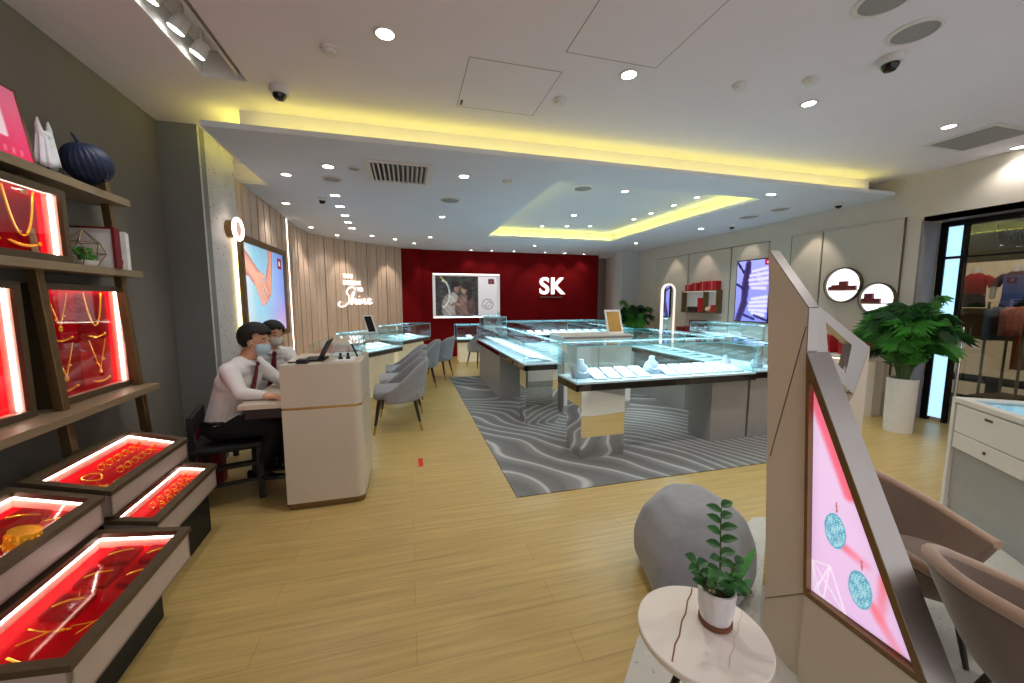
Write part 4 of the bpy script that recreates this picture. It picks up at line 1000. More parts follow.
# things on the desk
t = thing('laptop', 'open black laptop on the reception desk', 'laptop', (-.62, 3.02, 1.021))
MB().box(-.72, -.58, 2.95, 3.15, 1.0205, 1.034, .003).build('keyboard_base', 'black_matte', t)
MB().prism([(-.62, 2.95, 1.034), (-.612, 2.95, 1.034), (-.545, 2.95, 1.165), (-.553, 2.95, 1.165)], (0, .22, 0)).build('screen', 'black_matte', t)
t = thing('card_terminal', 'small grey keypad terminal left of the laptop', 'card terminal', (-.7, 2.9, 1.021))
MB().box(-.735, -.665, 2.86, 2.93, 1.0205, 1.05, .006).build('case', 'cloth_dark', t)
m = MB()
for i in range(4):
    for j in range(3): m.box(-.727 + i * .015, -.717 + i * .015, 2.866 + j * .018, 2.878 + j * .018, 1.05, 1.053)
m.build('keys', 'jamb_grey', t)
o = MB().tube([(-.80, 2.93, 1.026), (-.77, 2.9, 1.03), (-.75, 2.92, 1.026), (-.73, 2.95, 1.026)], .005, 6).build('cable', 'black_matte', smooth=True); tag(o, 'short black cable on the left end of the reception desk', 'cable')
o = MB().box(-.5, -.38, 2.9, 3.06, 1.0205, 1.032, .002).build('paper_stack', 'paper'); tag(o, 'white paper stack on the reception desk right of the laptop', 'papers')
t = thing('stamp_set', 'black and white desk stamps on the papers', 'stamp', (-.45, 2.97, 1.0325))
for x in (-.47, -.42): MB().lathe([(0, 0), (.016, 0), (.014, .012), (.006, .018), (.01, .04), (0, .045)], (x, 2.96, 1.0325), 16).build('stamp', 'black_matte', t)
t = thing('pen_stand', 'clear pen stand with a dark blue pen at the end of the desk', 'pen holder', (-.36, 3.02, 1.021))
MB().lathe([(0, 0), (.028, 0), (.028, .01), (0, .012)], (-.37, 3.05, 1.021), 20).build('base', 'white_laminate', t)
MB().tube([(-.365, 3.05, 1.03), (-.405, 3.05, 1.13)], .006, 8).build('pen', 'denim_navy', t)
t = thing('acrylic_stand', 'clear acrylic display box on the far end of the reception desk', 'display box', (-.45, 3.28, 1.021))
m = MB(); m.box(-.58, -.34, 3.16, 3.163, 1.021, 1.12); m.box(-.58, -.34, 3.40, 3.403, 1.021, 1.12); m.box(-.343, -.34, 3.163, 3.4, 1.021, 1.12); m.box(-.58, -.34, 3.16, 3.403, 1.12, 1.123)
m.build('acrylic_panels', 'clear_glass', t)
MB().box(-.57, -.36, 3.18, 3.38, 1.0205, 1.028).build('white_pad', 'white_box', t)
t = thing('pink_counter', 'low service counter with a pink lined glass top behind the reception desk', 'counter', (-.72, 4.25, 0))
MB().box(-.86, -.5, 3.8, 4.7, .0005, .92, .006).build('body', 'desk_cream', t)
MB().box(-.85, -.51, 3.81, 4.69, .92, .965).build('pink_tray', 'cloth_pink', t)
MB().box(-.86, -.5, 3.8, 4.7, 1.04, 1.05).build('glass_top', 'clear_glass', t)
m = MB(); m.box(-.86, -.5, 3.8, 3.806, .92, 1.04); m.box(-.506, -.5, 3.806, 4.7, .92, 1.04); m.build('glass_side', 'clear_glass', t)

def vitrine(lab, x0, x1, y0, y1, zb, zt, blocks=(), legs=(), loc=None, rz=0, apron=.06, lit=1.0, grp='glass jewellery counters', deckmat='white_deck', basemat='grey_laminate', under='dark_mirror', glow=False):
    cx, cy = ((x0 + x1) / 2, (y0 + y1) / 2)
    if loc is None: loc = (cx, cy, 0); off = (0, 0)
    t = thing('glass_counter', lab, 'glass counter', loc, rz, grp)
    ox, oy = (cx, cy) if not rz else (0, 0)
    if rz: f = dict(local=True)
    else: f = {}
    MB().box(x0 + .004, x1 - .004, y0 + .004, y1 - .004, zb - .018, zb, .002).build('deck', deckmat, t, **f)
    MB().box(x0, x1, y0, y1, zb - .018 - apron, zb - .0185).build('apron', under, t, **f)
    g = .006
    MB().box(x0, x1, y0, y1, zt - .008, zt).build('glass_top', 'clear_glass', t, **f)
    for p in ((x0, x1, y0, y0 + g), (x0, x1, y1 - g, y1), (x0, x0 + g, y0 + g, y1 - g), (x1 - g, x1, y0 + g, y1 - g)):
        MB().box(*p, zb, zt - .008).build('glass_side', 'clear_glass', t, **f)
    m = MB(); e = .002
    for x in (x0, x1):
        for y in (y0, y1): m.box(x - e, x + e, y - e, y + e, zb, zt)
    for y in (y0, y1): m.box(x0, x1, y - e, y + e, zt - .008, zt + .001)
    for x in (x0, x1): m.box(x - e, x + e, y0, y1, zt - .008, zt + .001)
    m.build('glass_edges', 'glass_edge', t, **f)
    m = MB(); m.box(x0 + .012, x1 - .012, y1 - .014, y1 - .008, zt - .016, zt - .009)
    if abs(y1 - y0) > abs(x1 - x0): m = MB(); m.box(x1 - .014, x1 - .008, y0 + .012, y1 - .012, zt - .018, zt - .009)
    m.build('led_strip', 'led_cool', t, **f)
    for b in blocks:
        MB().box(*b, .0, zb - .018 - apron, .003).build('base_block', basemat, t, **f)
        if glow: MB().box(b[0] - .004, b[0] - .001, b[2] + .02, b[3] - .02, zb - .12, zb - .09).build('under_light', 'led_warm', t, **f)
    for l in legs: MB().box(*l, .0, zb - .018 - apron, .001).build('mirror_leg', 'mirror', t, **f)
    q = W[t.name] @ Vector((cx if rz else 0, cy if rz else 0, 0)) if rz else Vector((cx, cy, 0))
    area(q.x, q.y, zt - .012, abs(x1 - x0) * .9, abs(y1 - y0) * .85, 8 * lit * abs((x1 - x0) * (y1 - y0)), (.72, .92, 1), (0, 0, rz))
    return t
RT = .004
# rug
o = MB().box(.745, 4.15, 2.6, 7.2, .0005, .007).build('rug', 'rug_pile'); tag(o, 'large grey rug with wavy pale lines under the glass counters', 'rug')
TRAY = []
def mk_tray():
    m = MB().prism([(-.055, -.13, 0), (.055, -.13, 0), (.055, .13, .03), (-.055, .13, .03), ], (0, 0, .012), .002)
    return m
t = vitrine('long front glass counter on a mirrored leg and grey block', 1.42, 3.4, 3.06, 3.5, .725, 1.05, [(2.96, 3.41, 3.16, 3.48)], [(1.49, 1.93, 3.1, 3.42)], lit=1.5)
tr = thing('ring_tray', '', 'jewellery tray', (0, 0, 0)); TR0 = tr
MB().prism([(-.06, -.14, 0), (.06, -.14, 0), (.06, .14, .05), (-.06, .14, .05)], (0, 0, .014), .002).build('pad', 'tray_white', tr, local=True)
m = MB()
for i in range(2):
    for j in range(5): m.ball((-.025 + .05 * i, -.1 + .05 * j, .03 + .0089 * j), .008, 1)
m.build('rings', 'diamond', tr, local=True)
first = [True]
def tray(x, y, z, rz, lab, grp):
    if first[0]:
        first[0] = False; TR0.location = (x, y, z); TR0.rotation_euler = (0, 0, rz); TR0['label'] = lab; TR0['group'] = grp; return TR0
    return dup(TR0, (x, y, z), rz, lab, grp)
for k in range(12):
    if k in (0, 5): continue
    i = [1, 2, 3, 4, 6, 7, 8, 9, 10, 11].index(k)
    tray(1.56 + k * .155, 3.27, .7255, -.12, '%s white ring tray from the left in the long front glass counter' % ORD[i], 'white ring trays in the front counter')
def bust(x, y, z, lab, s=1):
    t = thing('necklace_bust', lab, 'necklace stand', (x, y, z), 0, 'necklace busts in the counters')
    MB().lathe([(0, 0), (.07 * s, 0), (.085 * s, .03 * s), (.06 * s, .09 * s), (.028 * s, .12 * s), (.024 * s, .15 * s), (0, .155 * s)], (x, y, z), 20, 1, .7).build('bust_form', 'bust_grey', t, smooth=True)
    MB().tube([(x + .05 * s * math.cos(a), y - .03 * s + .035 * s * math.sin(a), z + .095 * s - .03 * s * (1 - math.sin(a)) * .8) for a in [k * math.pi / 8 for k in range(16)]], .004 * s, 6, True).build('necklace', 'diamond', t)
bust(1.56, 3.28, .7255, 'grey necklace bust at the left end of the front counter', 1.15)
bust(2.34, 3.3, .7255, 'grey necklace bust in the middle of the front counter', 1.15)
bust(3.3, 3.36, .7255, 'small pale necklace bust at the right end of the front counter', .9)
t = vitrine('long left glass counter running towards the red wall on a mirrored leg', 1.27, 1.73, 4.15, 7.2, .725, .975, [(1.28, 1.68, 5.4, 7.02)], [(1.3, 1.7, 4.18, 4.42)], lit=1.4)
for k in range(14): tray(1.5, 4.32 + k * .2, .7255, math.pi / 2, '%s white ring tray from the near end in the long left glass counter' % ORD[k], 'white ring trays in the left counter')
t = vitrine('right glass counter running back behind the front counter', 3.42, 3.9, 3.12, 5.6, .725, .985, [(3.45, 3.86, 3.17, 3.6), (3.5, 3.85, 4.2, 5.4)], lit=1.3)
for k in range(8): tray(3.66, 3.85 + k * .22, .7255, math.pi / 2, '%s white ring tray from the near end in the right glass counter' % ORD[k], 'white ring trays in the right counter')
bust(3.66, 3.3, .7255, 'pale necklace bust at the near end of the right counter', .9)
t = vitrine('far glass counter in front of the red wall', 1.9, 4.3, 7.75, 8.3, .72, 1.0, [(2.1, 4.1, 7.85, 8.25)], lit=1.8)
for k in range(12): tray(2.02 + k * .195, 8.0, .7205, 0, '%s white ring tray from the left in the far glass counter' % ORD[k], 'white ring trays in the far counter')
t = vitrine('far right glass counter between the arch mirror and the grey cabinet', 3.2, 3.7, 5.75, 7.4, .72, .98, [(3.28, 3.62, 6.0, 7.2)], lit=1.5)
for k in range(6): tray(3.45, 5.92 + k * .24, .7205, math.pi / 2, '%s white ring tray from the near end in the far right counter' % ORD[k], 'white ring trays in the far right counter')
# tower on the left counter
t = thing('glass_tower', 'small glass showcase standing on the far end of the left counter', 'showcase', (1.52, 6.92, .976))
x0, x1, y0, y1, z0, z1 = 1.31, 1.72, 6.72, 7.1, .9765, 1.15
MB().box(x0, x1, y0, y1, z0, z0 + .012).build('base', 'white_deck', t)
m = MB(); m.box(x0, x1, y0, y0 + .005, z0 + .012, z1); m.box(x0, x1, y1 - .005, y1, z0 + .012, z1); m.box(x0, x0 + .005, y0 + .005, y1 - .005, z0 + .012, z1); m.box(x1 - .005, x1, y0 + .005, y1 - .005, z0 + .012, z1); m.box(x0, x1, y0, y1, z1, z1 + .006); m.build('glass', 'clear_glass', t)
m = MB()
for x in (x0, x1):
    for y in (y0, y1): m.box(x - .003, x + .003, y - .003, y + .003, z0, z1 + .006)
for y in (y0, y1): m.box(x0, x1, y - .003, y + .003, z1, z1 + .008)
m.build('glass_edges', 'glass_edge', t)
bust(1.62, 6.9, .989, 'white necklace bust inside the small glass tower', .8)
# central grey cabinet with a gold stand mirror
t = thing('central_cabinet', 'grey service cabinet inside the ring of glass counters', 'cabinet', (2.4, 4.75, 0))
MB().box(1.9, 2.88, 4.5, 5.0, .0075, .985, .004).build('carcass', 'grey_laminate', t)
MB().box(1.89, 2.89, 4.49, 5.01, .985, 1.0, .002).build('top', 'white_laminate', t)
for k in range(2): MB().box(1.91 + k * .485, 2.385 + k * .485, 4.488, 4.499, .1, .96, .002).build('door', 'white_laminate', t)
t = thing('counter_mirror', 'gold framed stand mirror on the grey central cabinet', 'mirror', (2.72, 4.7, 1.0))
q0, q1, q2, q3 = Vector((2.62, 4.68, 1.002)), Vector((2.86, 4.68, 1.002)), Vector((2.85, 4.78, 1.32)), Vector((2.61, 4.78, 1.32))
ux = Vector((1, 0, 0)); uz = (q3 - q0).normalized()
inn = [q0 + ux * .025 + uz * .025, q1 - ux * .025 + uz * .025, q2 - ux * .025 - uz * .025, q3 + ux * .025 - uz * .025]
MB().ring([q0, q1, q2, q3], inn, (0, .014, 0)).build('frame', 'paper', t)
MB().prism(inn, (0, .006, 0)).build('gold_plate', 'gold_trim', t)
MB().prism([(2.7, 4.79, 1.002), (2.78, 4.79, 1.002), (2.77, 4.78, 1.2), (2.71, 4.78, 1.2)], (0, .01, 0)).build('back_leg', 'gold_trim', t)
# counters along the timber wall and against the red wall
def vit_rot(lab, p, ang, L, D, zb, zt, lit=1.2):
    return vitrine(lab, 0, L, 0, D, zb, zt, [(.06, L - .04, .14, D - .02)], (), loc=(p[0], p[1], 0), rz=ang, basemat='cream_base', lit=lit, grp='glass counters along the timber wall', under='bronze_dark', glow=False)
ang = math.atan2(.835, .55)
t = vit_rot('cream based glass counter along the timber wall behind the row of chairs', (-.58, 5.68), ang, .9, .5, .72, .985)
mm = W[t.name]
for k in range(4):
    q = mm @ Vector((.14 + k * .2, .25, .7205)); tray(q.x, q.y, q.z, ang, '%s white ring tray from the near end in the timber wall counter' % ORD[k], 'white ring trays in the timber wall counter')
t = vit_rot('glass counter at the end of the timber wall beside the red wall', (-.1, 7.25), ang, 1.0, .5, .72, .985)
mm = W[t.name]
for k in range(3):
    q = mm @ Vector((.2 + k * .26, .25, .7205)); tray(q.x, q.y, q.z, ang, '%s white ring tray in the counter beside the red wall' % ORD[k], 'white ring trays beside the red wall')
t = vitrine('small glass counter on a cream base under the wall screen', 1.1, 1.75, 8.9, 9.4, .55, .88, [(1.16, 1.7, 8.98, 9.36)], lit=1.6, basemat='cream_base', under='bronze_dark')
tray(1.42, 9.15, .5505, 0, 'white ring tray in the small counter under the wall screen', 'white ring tray under the screen')
# tablet on a stand at the timber wall counter
t = thing('tablet_stand', 'white framed black tablet leaning on the timber wall counter', 'tablet', (-.45, 5.8, .986))
q = atY(370, 326, 5.85)
a = Vector((q.x - .03, 5.85, .986)); b_ = a + Vector((.12, .05, 0)); up = Vector((-.07, .03, .25))
MB().prism([a, b_, b_ + up, a + up], (.008, .02, .0)).build('case', 'white_box', t)
i_ = .016; nu = (b_ - a).normalized(); nv = up.normalized(); off = Vector((.0, -.002, 0))
MB().prism([a + nu * i_ + nv * i_ + off, b_ - nu * i_ + nv * i_ + off, b_ - nu * i_ + up - nv * i_ + off, a + nu * i_ + up - nv * i_ + off], (0, .0015, 0)).build('dark_screen', 'lens_black', t)

# ================================================================ GREY DINING STYLE CHAIRS
def chair_parts(root):
    # seat faces +x in local space
    m = MB().box(-.24, .25, -.24, .24, .38, .47, .035, 3); m.build('seat', 'grey_fabric', root, local=True, smooth=True)
    def shell(u, v):
        a = (u - .5) * 2; th = a * R(118)                       # around the seat from arm to arm
        rx, ry = .27, .285
        x = -math.cos(th) * rx * (1.02 + .1 * v); y = math.sin(th) * ry * (1 + .05 * v)
        top = .47 + .29 * (1 - sm(.25, 1.0, abs(a))) + .03 * (1 - abs(a))
        z = .34 + (top - .34) * v
        x -= .05 * v * max(0, math.cos(th))
        return (x, y, z)
    m = MB().grid(shell, 33, 9); m.build('backrest', 'grey_fabric', root, local=True, smooth=True, mods=[('SOLIDIFY', dict(thickness=.04, offset=0)), ('SUBSURF', dict(levels=1, render_levels=1))])
    for sx in (-1, 1):
        for sy in (-1, 1):
            l = MB().tube([(sx * .18, sy * .18, .39), (sx * .235, sy * .225, .1)], [.022, .014], 10); l = l.build('leg', 'dark_wood', root, local=True, smooth=True)
            MB().tube([(sx * .235, sy * .225, .1), (sx * .253, sy * .24, .0)], [.0142, .011], 10).build('brass_tip', 'gold_trim', l, local=True, smooth=True)
proto = thing('grey_chair', '', 'chair', (0, 0, 0), 0)
chair_parts(proto)
CH_L = [((-.14, 4.52), math.pi + .05, 'grey upholstered chair nearest the camera in the aisle row'), ((-.12, 5.2), math.pi + .08, 'grey upholstered chair second in the aisle row'), ((-.08, 5.9), math.pi + .05, 'grey upholstered chair third in the aisle row'), ((.18, 6.62), math.pi, 'grey upholstered chair farthest in the aisle row'),
        ((.5, 7.3), math.pi - .4, 'grey upholstered chair alone before the red wall counter showing its side'), ((1.56, 8.3), math.pi / 2 + .3, 'grey chair half hidden behind the left glass counter')]
for i, (p, rz, lab) in enumerate(CH_L):
    z = 0
    if i == 0: proto.location = (p[0], p[1], z); proto.rotation_euler = (0, 0, rz); proto['label'] = lab; proto['group'] = 'grey chairs at the counters'
    else: dup(proto, (p[0], p[1], z), rz, lab, 'grey chairs at the counters')
o = MB().box(.06, .1, 3.34, 3.52, .0005, .002).build('floor_tape', 'red_tape'); tag(o, 'short red tape mark on the wooden floor', 'tape')
# ================================================================ RIGHT WALL
def niche(cy, cz, r, lab, nb):
    X = 5.715
    t = thing('round_niche', lab, 'wall niche', (X, cy, cz), 0, 'round lit niches')
    C_ = lambda rr, n=40: [(X, cy + rr * math.cos(2 * math.pi * k / n), cz + rr * math.sin(2 * math.pi * k / n)) for k in range(n)]
    MB().ring(C_(r), C_(r * .93), (-.05, 0, 0)).build('rim', 'bronze_dark', t, smooth=True)
    MB().prism(C_(r * .935), (-.008, 0, 0)).build('lit_back', 'niche_white', t)
    zz = cz - r * .28; w = math.sqrt((r * .9) ** 2 - (r * .28) ** 2)
    MB().box(X - .05, X - .009, cy - w, cy + w, zz - .012, zz).build('shelf', 'chrome', t)
    boxes = [(-.62, .3, .30), (-.3, .26, .2), (-.02, .3, .34), (.3, .3, .2), (-.3, .3, .2)]
    for k, (o, wd, h) in enumerate(nb):
        b = MB().box(X - .048, X - .01, cy + o * r - wd * r / 2, cy + o * r + wd * r / 2, zz + .0005, zz + h * r, .002)
        o2 = b.build('gift_box', 'maroon_box'); tag(o2, ('%s red gift box from the window end on the shelf of the ' % ORD[k]) + ('upper round niche' if cz > 1.55 else 'lower round niche'), 'gift box', 'red gift boxes in the round niches')
    for k in range(4):
        y = cy - .3 * r + .2 * r * k
        o2 = MB().lathe([(.012, 0), (.016, .02), (.012, .024), (0, .024), (0, 0)], (X - .05, y, zz - .012 - r * .42), 12).build('small_ornament', 'gold_trim') if False else None
niche(3.9, 1.655, .235, 'upper round lit niche holding red gift boxes on the beige wall', [(-.5, .42, .24), (-.06, .42, .5), (.36, .4, .3), (.62, .2, .2)])
niche(3.49, 1.47, .2, 'lower round lit niche holding red gift boxes beside the big palm', [(.0, .4, .3), (.42, .46, .62), (.7, .2, .3)])
t = thing('wall_ledge', 'pale ledge with a glowing recess under the round niches', 'ledge', (5.5, 3.9, 0))
MB().box(5.42, 5.714, 3.35, 4.65, .70, .745, .004).build('ledge_top', 'white_laminate', t)
MB().box(5.56, 5.714, 3.35, 4.65, .0005, .70).build('ledge_base', 'panel_beige', t)
MB().box(5.45, 5.47, 3.4, 4.6, .69, .699).build('under_light', 'led_warm', t)
for k, (y0, y1, z1, lb) in enumerate(((3.86, 4.12, .98, 'wide red gift box on the ledge under the upper round niche'), (3.62, 3.76, .9, 'small red gift box on the ledge left of the big palm'), (3.45, 3.58, .96, 'tall red gift box on the ledge behind the big palm'))):
    t = thing('gift_box', lb, 'gift box', (5.58, (y0 + y1) / 2, .746), 0, 'red gift boxes on the ledge')
    MB().box(5.5, 5.66, y0, y1, .7455, z1 - .05, .003).build('box', 'red_box', t); MB().box(5.495, 5.665, y0 - .004, y1 + .004, z1 - .05, z1, .003).build('lid', 'red_box', t)
    MB().box(5.494, 5.4955, y0 + .02, y0 + .035, .8, .83).build('label_tag', 'paper', t)
# screen on the right wall
t = thing('wall_screen', 'tall black framed lit screen of hands and bracelets on the right wall', 'screen', (5.77, 5.36, 1.6))
X = 5.74
MB().box(X, 5.771, 5.03, 5.72, 1.07, 2.15, .004).build('bezel', 'black_matte', t)
def brace(u, v):
    u = 1 - u
    c = mixc((128, 132, 226), (160, 164, 242), v)
    q = (u, v * 1.6)
    def T(a, b, r0, r1):
        d, k = segd(q, (a[0], a[1] * 1.6), (b[0], b[1] * 1.6)); return d / (r0 + (r1 - r0) * k)
    e = min(T((.36, .95), (.3, .6), .09, .13), T((.3, .6), (.28, .3), .13, .1), T((.28, .3), (.12, .02), .12, .1))
    if e < 1: c = mixc((44, 34, 82), (84, 70, 140), e ** 2)
    for pal, fs in ((((.62, .74), (.72, .62), .17, .19), (((.5, .82), (.92, .86)), ((.44, .75), (.95, .78)), ((.42, .68), (.95, .7)), ((.44, .61), (.95, .62)), ((.5, .55), (.9, .54)))), (((.66, .3), (.76, .2), .16, .17), (((.52, .37), (.95, .4)), ((.46, .31), (.95, .33)), ((.44, .25), (.95, .26)), ((.46, .19), (.95, .18)), ((.54, .14), (.9, .11))))):
        e = T(*pal)
        if e < 1: c = mixc((196, 190, 246), (150, 142, 220), e ** 3)
        for a, b in fs:
            e = T(a, b, .045, .06)
            if e < 1: c = mixc((218, 212, 252), (138, 130, 208), e ** 3)
    for a, b in (((.02, .98), (.22, .82)), ((.02, .62), (.3, .52)), ((.3, .1), (.62, .04)), ((.62, .1), (.98, .03))):
        e = T(a, b, .035, .035)
        if e < 1: c = (40, 34, 84)
    if u > .84 and v > .9: c = (170, 30, 60) if not (.9 < u < .95 and .93 < v < .97) else (240, 200, 220)
    return c
painted('picture', (X - .002, 5.05, 1.09), (0, .65, 0), (0, 0, 1.04), 48, 70, brace, 'print_bright', t)
# gift shelf box on the wall
t = thing('wall_shelf_box', 'open bronze framed shelf box with red gifts on the right wall', 'shelf', (5.7, 6.5, 1.2))
m = MB()
X0, X1, Y0, Y1, Z0, Z1 = 5.64, 5.772, 6.05, 7.0, 1.2, 1.65
for y in (Y0, Y1): m.box(X0, X1, y - .01, y + .01, Z0, Z1)
m.box(X0, X1, Y0 + .01, Y1 - .01, Z0, Z0 + .02); m.box(X0, X1, Y0 + .01, Y1 - .01, Z1 - .02, Z1); m.box(X0, X1, 6.37, 6.385, Z0 + .02, Z1 - .02); m.build('frame', 'bronze', t)
MB().box(5.76, 5.771, Y0 + .011, Y1 - .011, Z0 + .021, Z1 - .021).build('lit_back', 'lightbox_blue', t) if False else MB().box(5.76, 5.771, Y0 + .011, Y1 - .011, Z0 + .021, Z1 - .021).build('back_panel', 'white_box', t)
MB().box(5.65, 5.66, Y0 + .02, Y1 - .02, Z1 - .028, Z1 - .021).build('led_strip', 'arch_glow', t)
for k, (y0, y1, h, lb) in enumerate(((6.08, 6.3, .17, 'red ribboned gift box at the window end on top of the wall shelf box'), (6.33, 6.52, .17, 'second red ribboned gift box on top of the wall shelf box'), (6.55, 6.72, .15, 'third red gift box on top of the wall shelf box'), (6.75, 6.93, .12, 'low red gift box at the far end on top of the wall shelf box'))):
    t2 = thing('gift_box', lb, 'gift box', (5.63, (y0 + y1) / 2, 1.65), 0, 'red gift boxes on the wall shelf')
    MB().box(5.65, 5.765, y0, y1, 1.6505, 1.65 + h, .003).build('box', 'red_box', t2)
    MB().box(5.647, 5.6495, (y0 + y1) / 2 - .012, (y0 + y1) / 2 + .012, 1.652, 1.65 + h).build('ribbon', 'cloth_pink', t2)
for k, (y0, y1, z1, mt, lb) in enumerate(((6.1, 6.2, 1.36, 'red_box', 'small red box at the window end inside the wall shelf box'), (6.42, 6.56, 1.5, 'red_box', 'upright red card box inside the wall shelf box'), (6.62, 6.7, 1.48, 'white_box', 'white card inside the wall shelf box'), (6.6, 6.85, 1.32, 'dark_wood', 'dark wooden box inside the wall shelf box'))):
    x0 = 5.66 if k != 2 else 5.72
    o = MB().box(x0, x0 + .08 if k != 2 else 5.74, y0, y1, 1.2205, z1, .003).build('gift_box', mt); tag(o, lb, 'box', 'boxes inside the wall shelf box')
o = MB().ball((5.695, 6.3, 1.2755), .055, 3, (.9, 1.2, 1)).build('cream_ornament', 'peach_lining', smooth=True); tag(o, 'rounded cream ornament inside the wall shelf box', 'ornament')
# low wall ledge with maroon boxes, and the wall counter
t = thing('low_shelf', 'low pale shelf holding maroon boxes under the wall shelf box', 'shelf', (5.6, 6.7, 0))
MB().box(5.45, 5.77, 6.15, 7.1, .78, .81, .003).build('board', 'white_laminate', t); MB().box(5.55, 5.77, 6.2, 7.05, .0005, .78).build('base', 'panel_beige', t)
for k, (y0, y1, z0, z1) in enumerate(((6.2, 6.42, .8105, .95), (6.46, 6.72, .8105, .93), (6.3, 6.6, .951, 1.06), (6.76, 6.98, .8105, .9))):
    o = MB().box(5.52, 5.7, y0, y1, z0, z1, .003).build('maroon_box', 'maroon_box'); tag(o, ('maroon box at the window end of the low shelf', 'maroon box in the middle of the low shelf', 'maroon box on top of the two others on the low shelf', 'maroon box at the far end of the low shelf')[k], 'box', 'maroon boxes on the low shelf')
t = vitrine('glass wall counter below the tall screen on the right wall', 5.05, 5.5, 4.85, 6.0, .83, 1.06, [(5.1, 5.45, 4.95, 5.9)], lit=1.3)
for k in range(4): tray(5.27, 5.0 + k * .26, .8305, math.pi / 2, '%s white ring tray from the near end in the wall counter under the tall screen' % ORD[k], 'white ring trays in the wall counter')
# arch mirror
t = thing('arch_mirror', 'arched standing mirror with a pale glowing frame behind the counters', 'mirror', (5.0, 6.6, 0))
def arch(cx, w, zt, n=14):
    P = [(cx - w, 6.6, .002), (cx + w, 6.6, .002)]
    P += [(cx + w * math.cos(math.pi * k / n), 6.6, zt - w + w * math.sin(math.pi * k / n)) for k in range(n + 1)]
    return P
o_, i_ = arch(5.02, .15, 1.78), arch(5.02, .122, 1.752)
i_[0] = (5.02 - .122, 6.6, .05); i_[1] = (5.02 + .122, 6.6, .05)
MB().ring(o_, i_, (0, .05, 0)).build('frame', 'arch_glow', t)
MB().prism([(x, 6.615, z) for x, y, z in i_], (0, .01, 0)).build('mirror_glass', 'mirror', t)
# ---------------------------------------------------------------- palms
def palm(name, lab, x, y, pot, zs, n, L, seed, mats, spread=1.0):
    rr = random.Random(seed)
    t = thing(name, lab, 'potted palm', (x, y, 0), 0, 'potted palms')
    r0, r1, h = pot
    MB().lathe([(0, 0), (r0, 0), (r0 * 1.02, .02), (r1, h), (r1 * .9, h), (r1 * .86, h - .05), (0, h - .05)], (x, y, .0005), 36).build('pot', 'pot_white', t, smooth=True)
    MB().lathe([(0, 0), (r1 * .85, 0), (0, .012)], (x, y, h - .049), 24).build('soil', 'soil', t)
    for k in range(n):
        a = 2 * math.pi * k / n * 1.618 * 3 + rr.random() * .5; el = rr.uniform(.3, 1.0) if k % 4 else rr.uniform(-.05, .4)
        l = L * rr.uniform(.75, 1.05); m = MB()
        stemh = rr.uniform(.12, .3) * L
        base = Vector((x + .04 * math.cos(a), y + .04 * math.sin(a), h - .04)); dirh = Vector((math.cos(a), math.sin(a), 0))
        P = []
        for i in range(15):
            s = i / 14
            out = l * spread * (.75 - .45 * el) * (s ** 1.25); up = stemh * min(1, s * 3) + l * (.22 + .5 * el) * math.sin(s * math.pi * (.55 + .25 * (1 - el))) * .95
            P.append(base + dirh * out + Vector((0, 0, up)))
        if zs is not None:
            pass
        m.tube(P, [.008 - .006 * i / 14 for i in range(15)], 5)
        m.slot(1)
        side0 = Vector((-dirh.y, dirh.x, 0))
        NL = 24
        for i in range(NL):
            s = .16 + .84 * i / (NL - 1); f = s * 14; j = min(13, int(f)); p = P[j].lerp(P[j + 1], f - j); tg = (P[j + 1] - P[j]).normalized()
            ll = l * .3 * math.sin(math.pi * (.16 + .8 * s)) ** .8 * rr.uniform(.85, 1.1)
            for sg in (-1, 1):
                d = (side0 * sg * .8 + tg * .75 + Vector((0, 0, -.1 + rr.uniform(-.08, .08)))).normalized()
                w = tg.cross(d).cross(d).normalized() * .0046 * l / .8
                mid = p + d * ll * .5 + Vector((0, 0, .01)); tip = p + d * ll + Vector((0, 0, -.3 * ll))
                m.face(p, mid + w, tip); m.face(p, tip, mid - w)
        m.build('frond', ['stem_green', mats[k % len(mats)]], t)
    return t
palm('potted_palm', 'large leafy palm in a tall white cylinder pot by the doorway', 5.25, 2.9, (.118, .13, .60), None, 46, 1.0, 5, ['palm_leaf', 'palm_leaf', 'palm_leaf_dark'], .6)
palm('potted_palm', 'dark green palm behind the counters in the far right corner', 5.22, 8.1, (.18, .2, .5), None, 24, 1.05, 9, ['palm_leaf_dark', 'palm_leaf_dark', 'palm_leaf'], .62)

# ================================================================ KIOSK (angular free-standing display)
XK = 1.42
t = thing('angular_display_stand', 'angular beige and chrome display stand with a triangular pink screen', 'display stand', (1.46, 1.0, 0))
def K(px, py, X=XK): return atX(px, py, X)
a0, a1, a2, a3, a4 = K(769, 251), K(808, 308), K(806, 352), K(804, 593), K(765, 598)
f0 = Vector((XK, a4.y, .0045)); f1 = Vector((XK, a3.y - .01, .0045))
th = .05
MB().prism([a0, a1, a2, a3, a4], (th, 0, 0)).build('tall_fin', 'kiosk_beige', t)
MB().prism([a4 + Vector((.002, 0, -.003)), a3 + Vector((.002, 0, -.003)), f1, f0], (th, 0, 0)).build('lower_fin', 'kiosk_beige', t)
def strip(p, q, X0, X1, off):                        # thin plate lying on a sloping edge
    n = Vector((0, -(q.z - p.z), (q.y - p.y))); n = n.normalized(); n = n if n.z > 0 or abs(n.z) < 1e-6 else -n
    P = [Vector((X0, p.y, p.z)) + n * .0005, Vector((X0, q.y, q.z)) + n * .0005, Vector((X1, q.y, q.z)) + n * .0005, Vector((X1, p.y, p.z)) + n * .0005]
    return MB().prism(P, n * off)
strip(a0, a1, XK, XK + th, .004).build('chrome_edge', 'brushed_chrome', t)
strip(a1, a2, XK, XK + th, .004).build('chrome_edge', 'brushed_chrome', t)
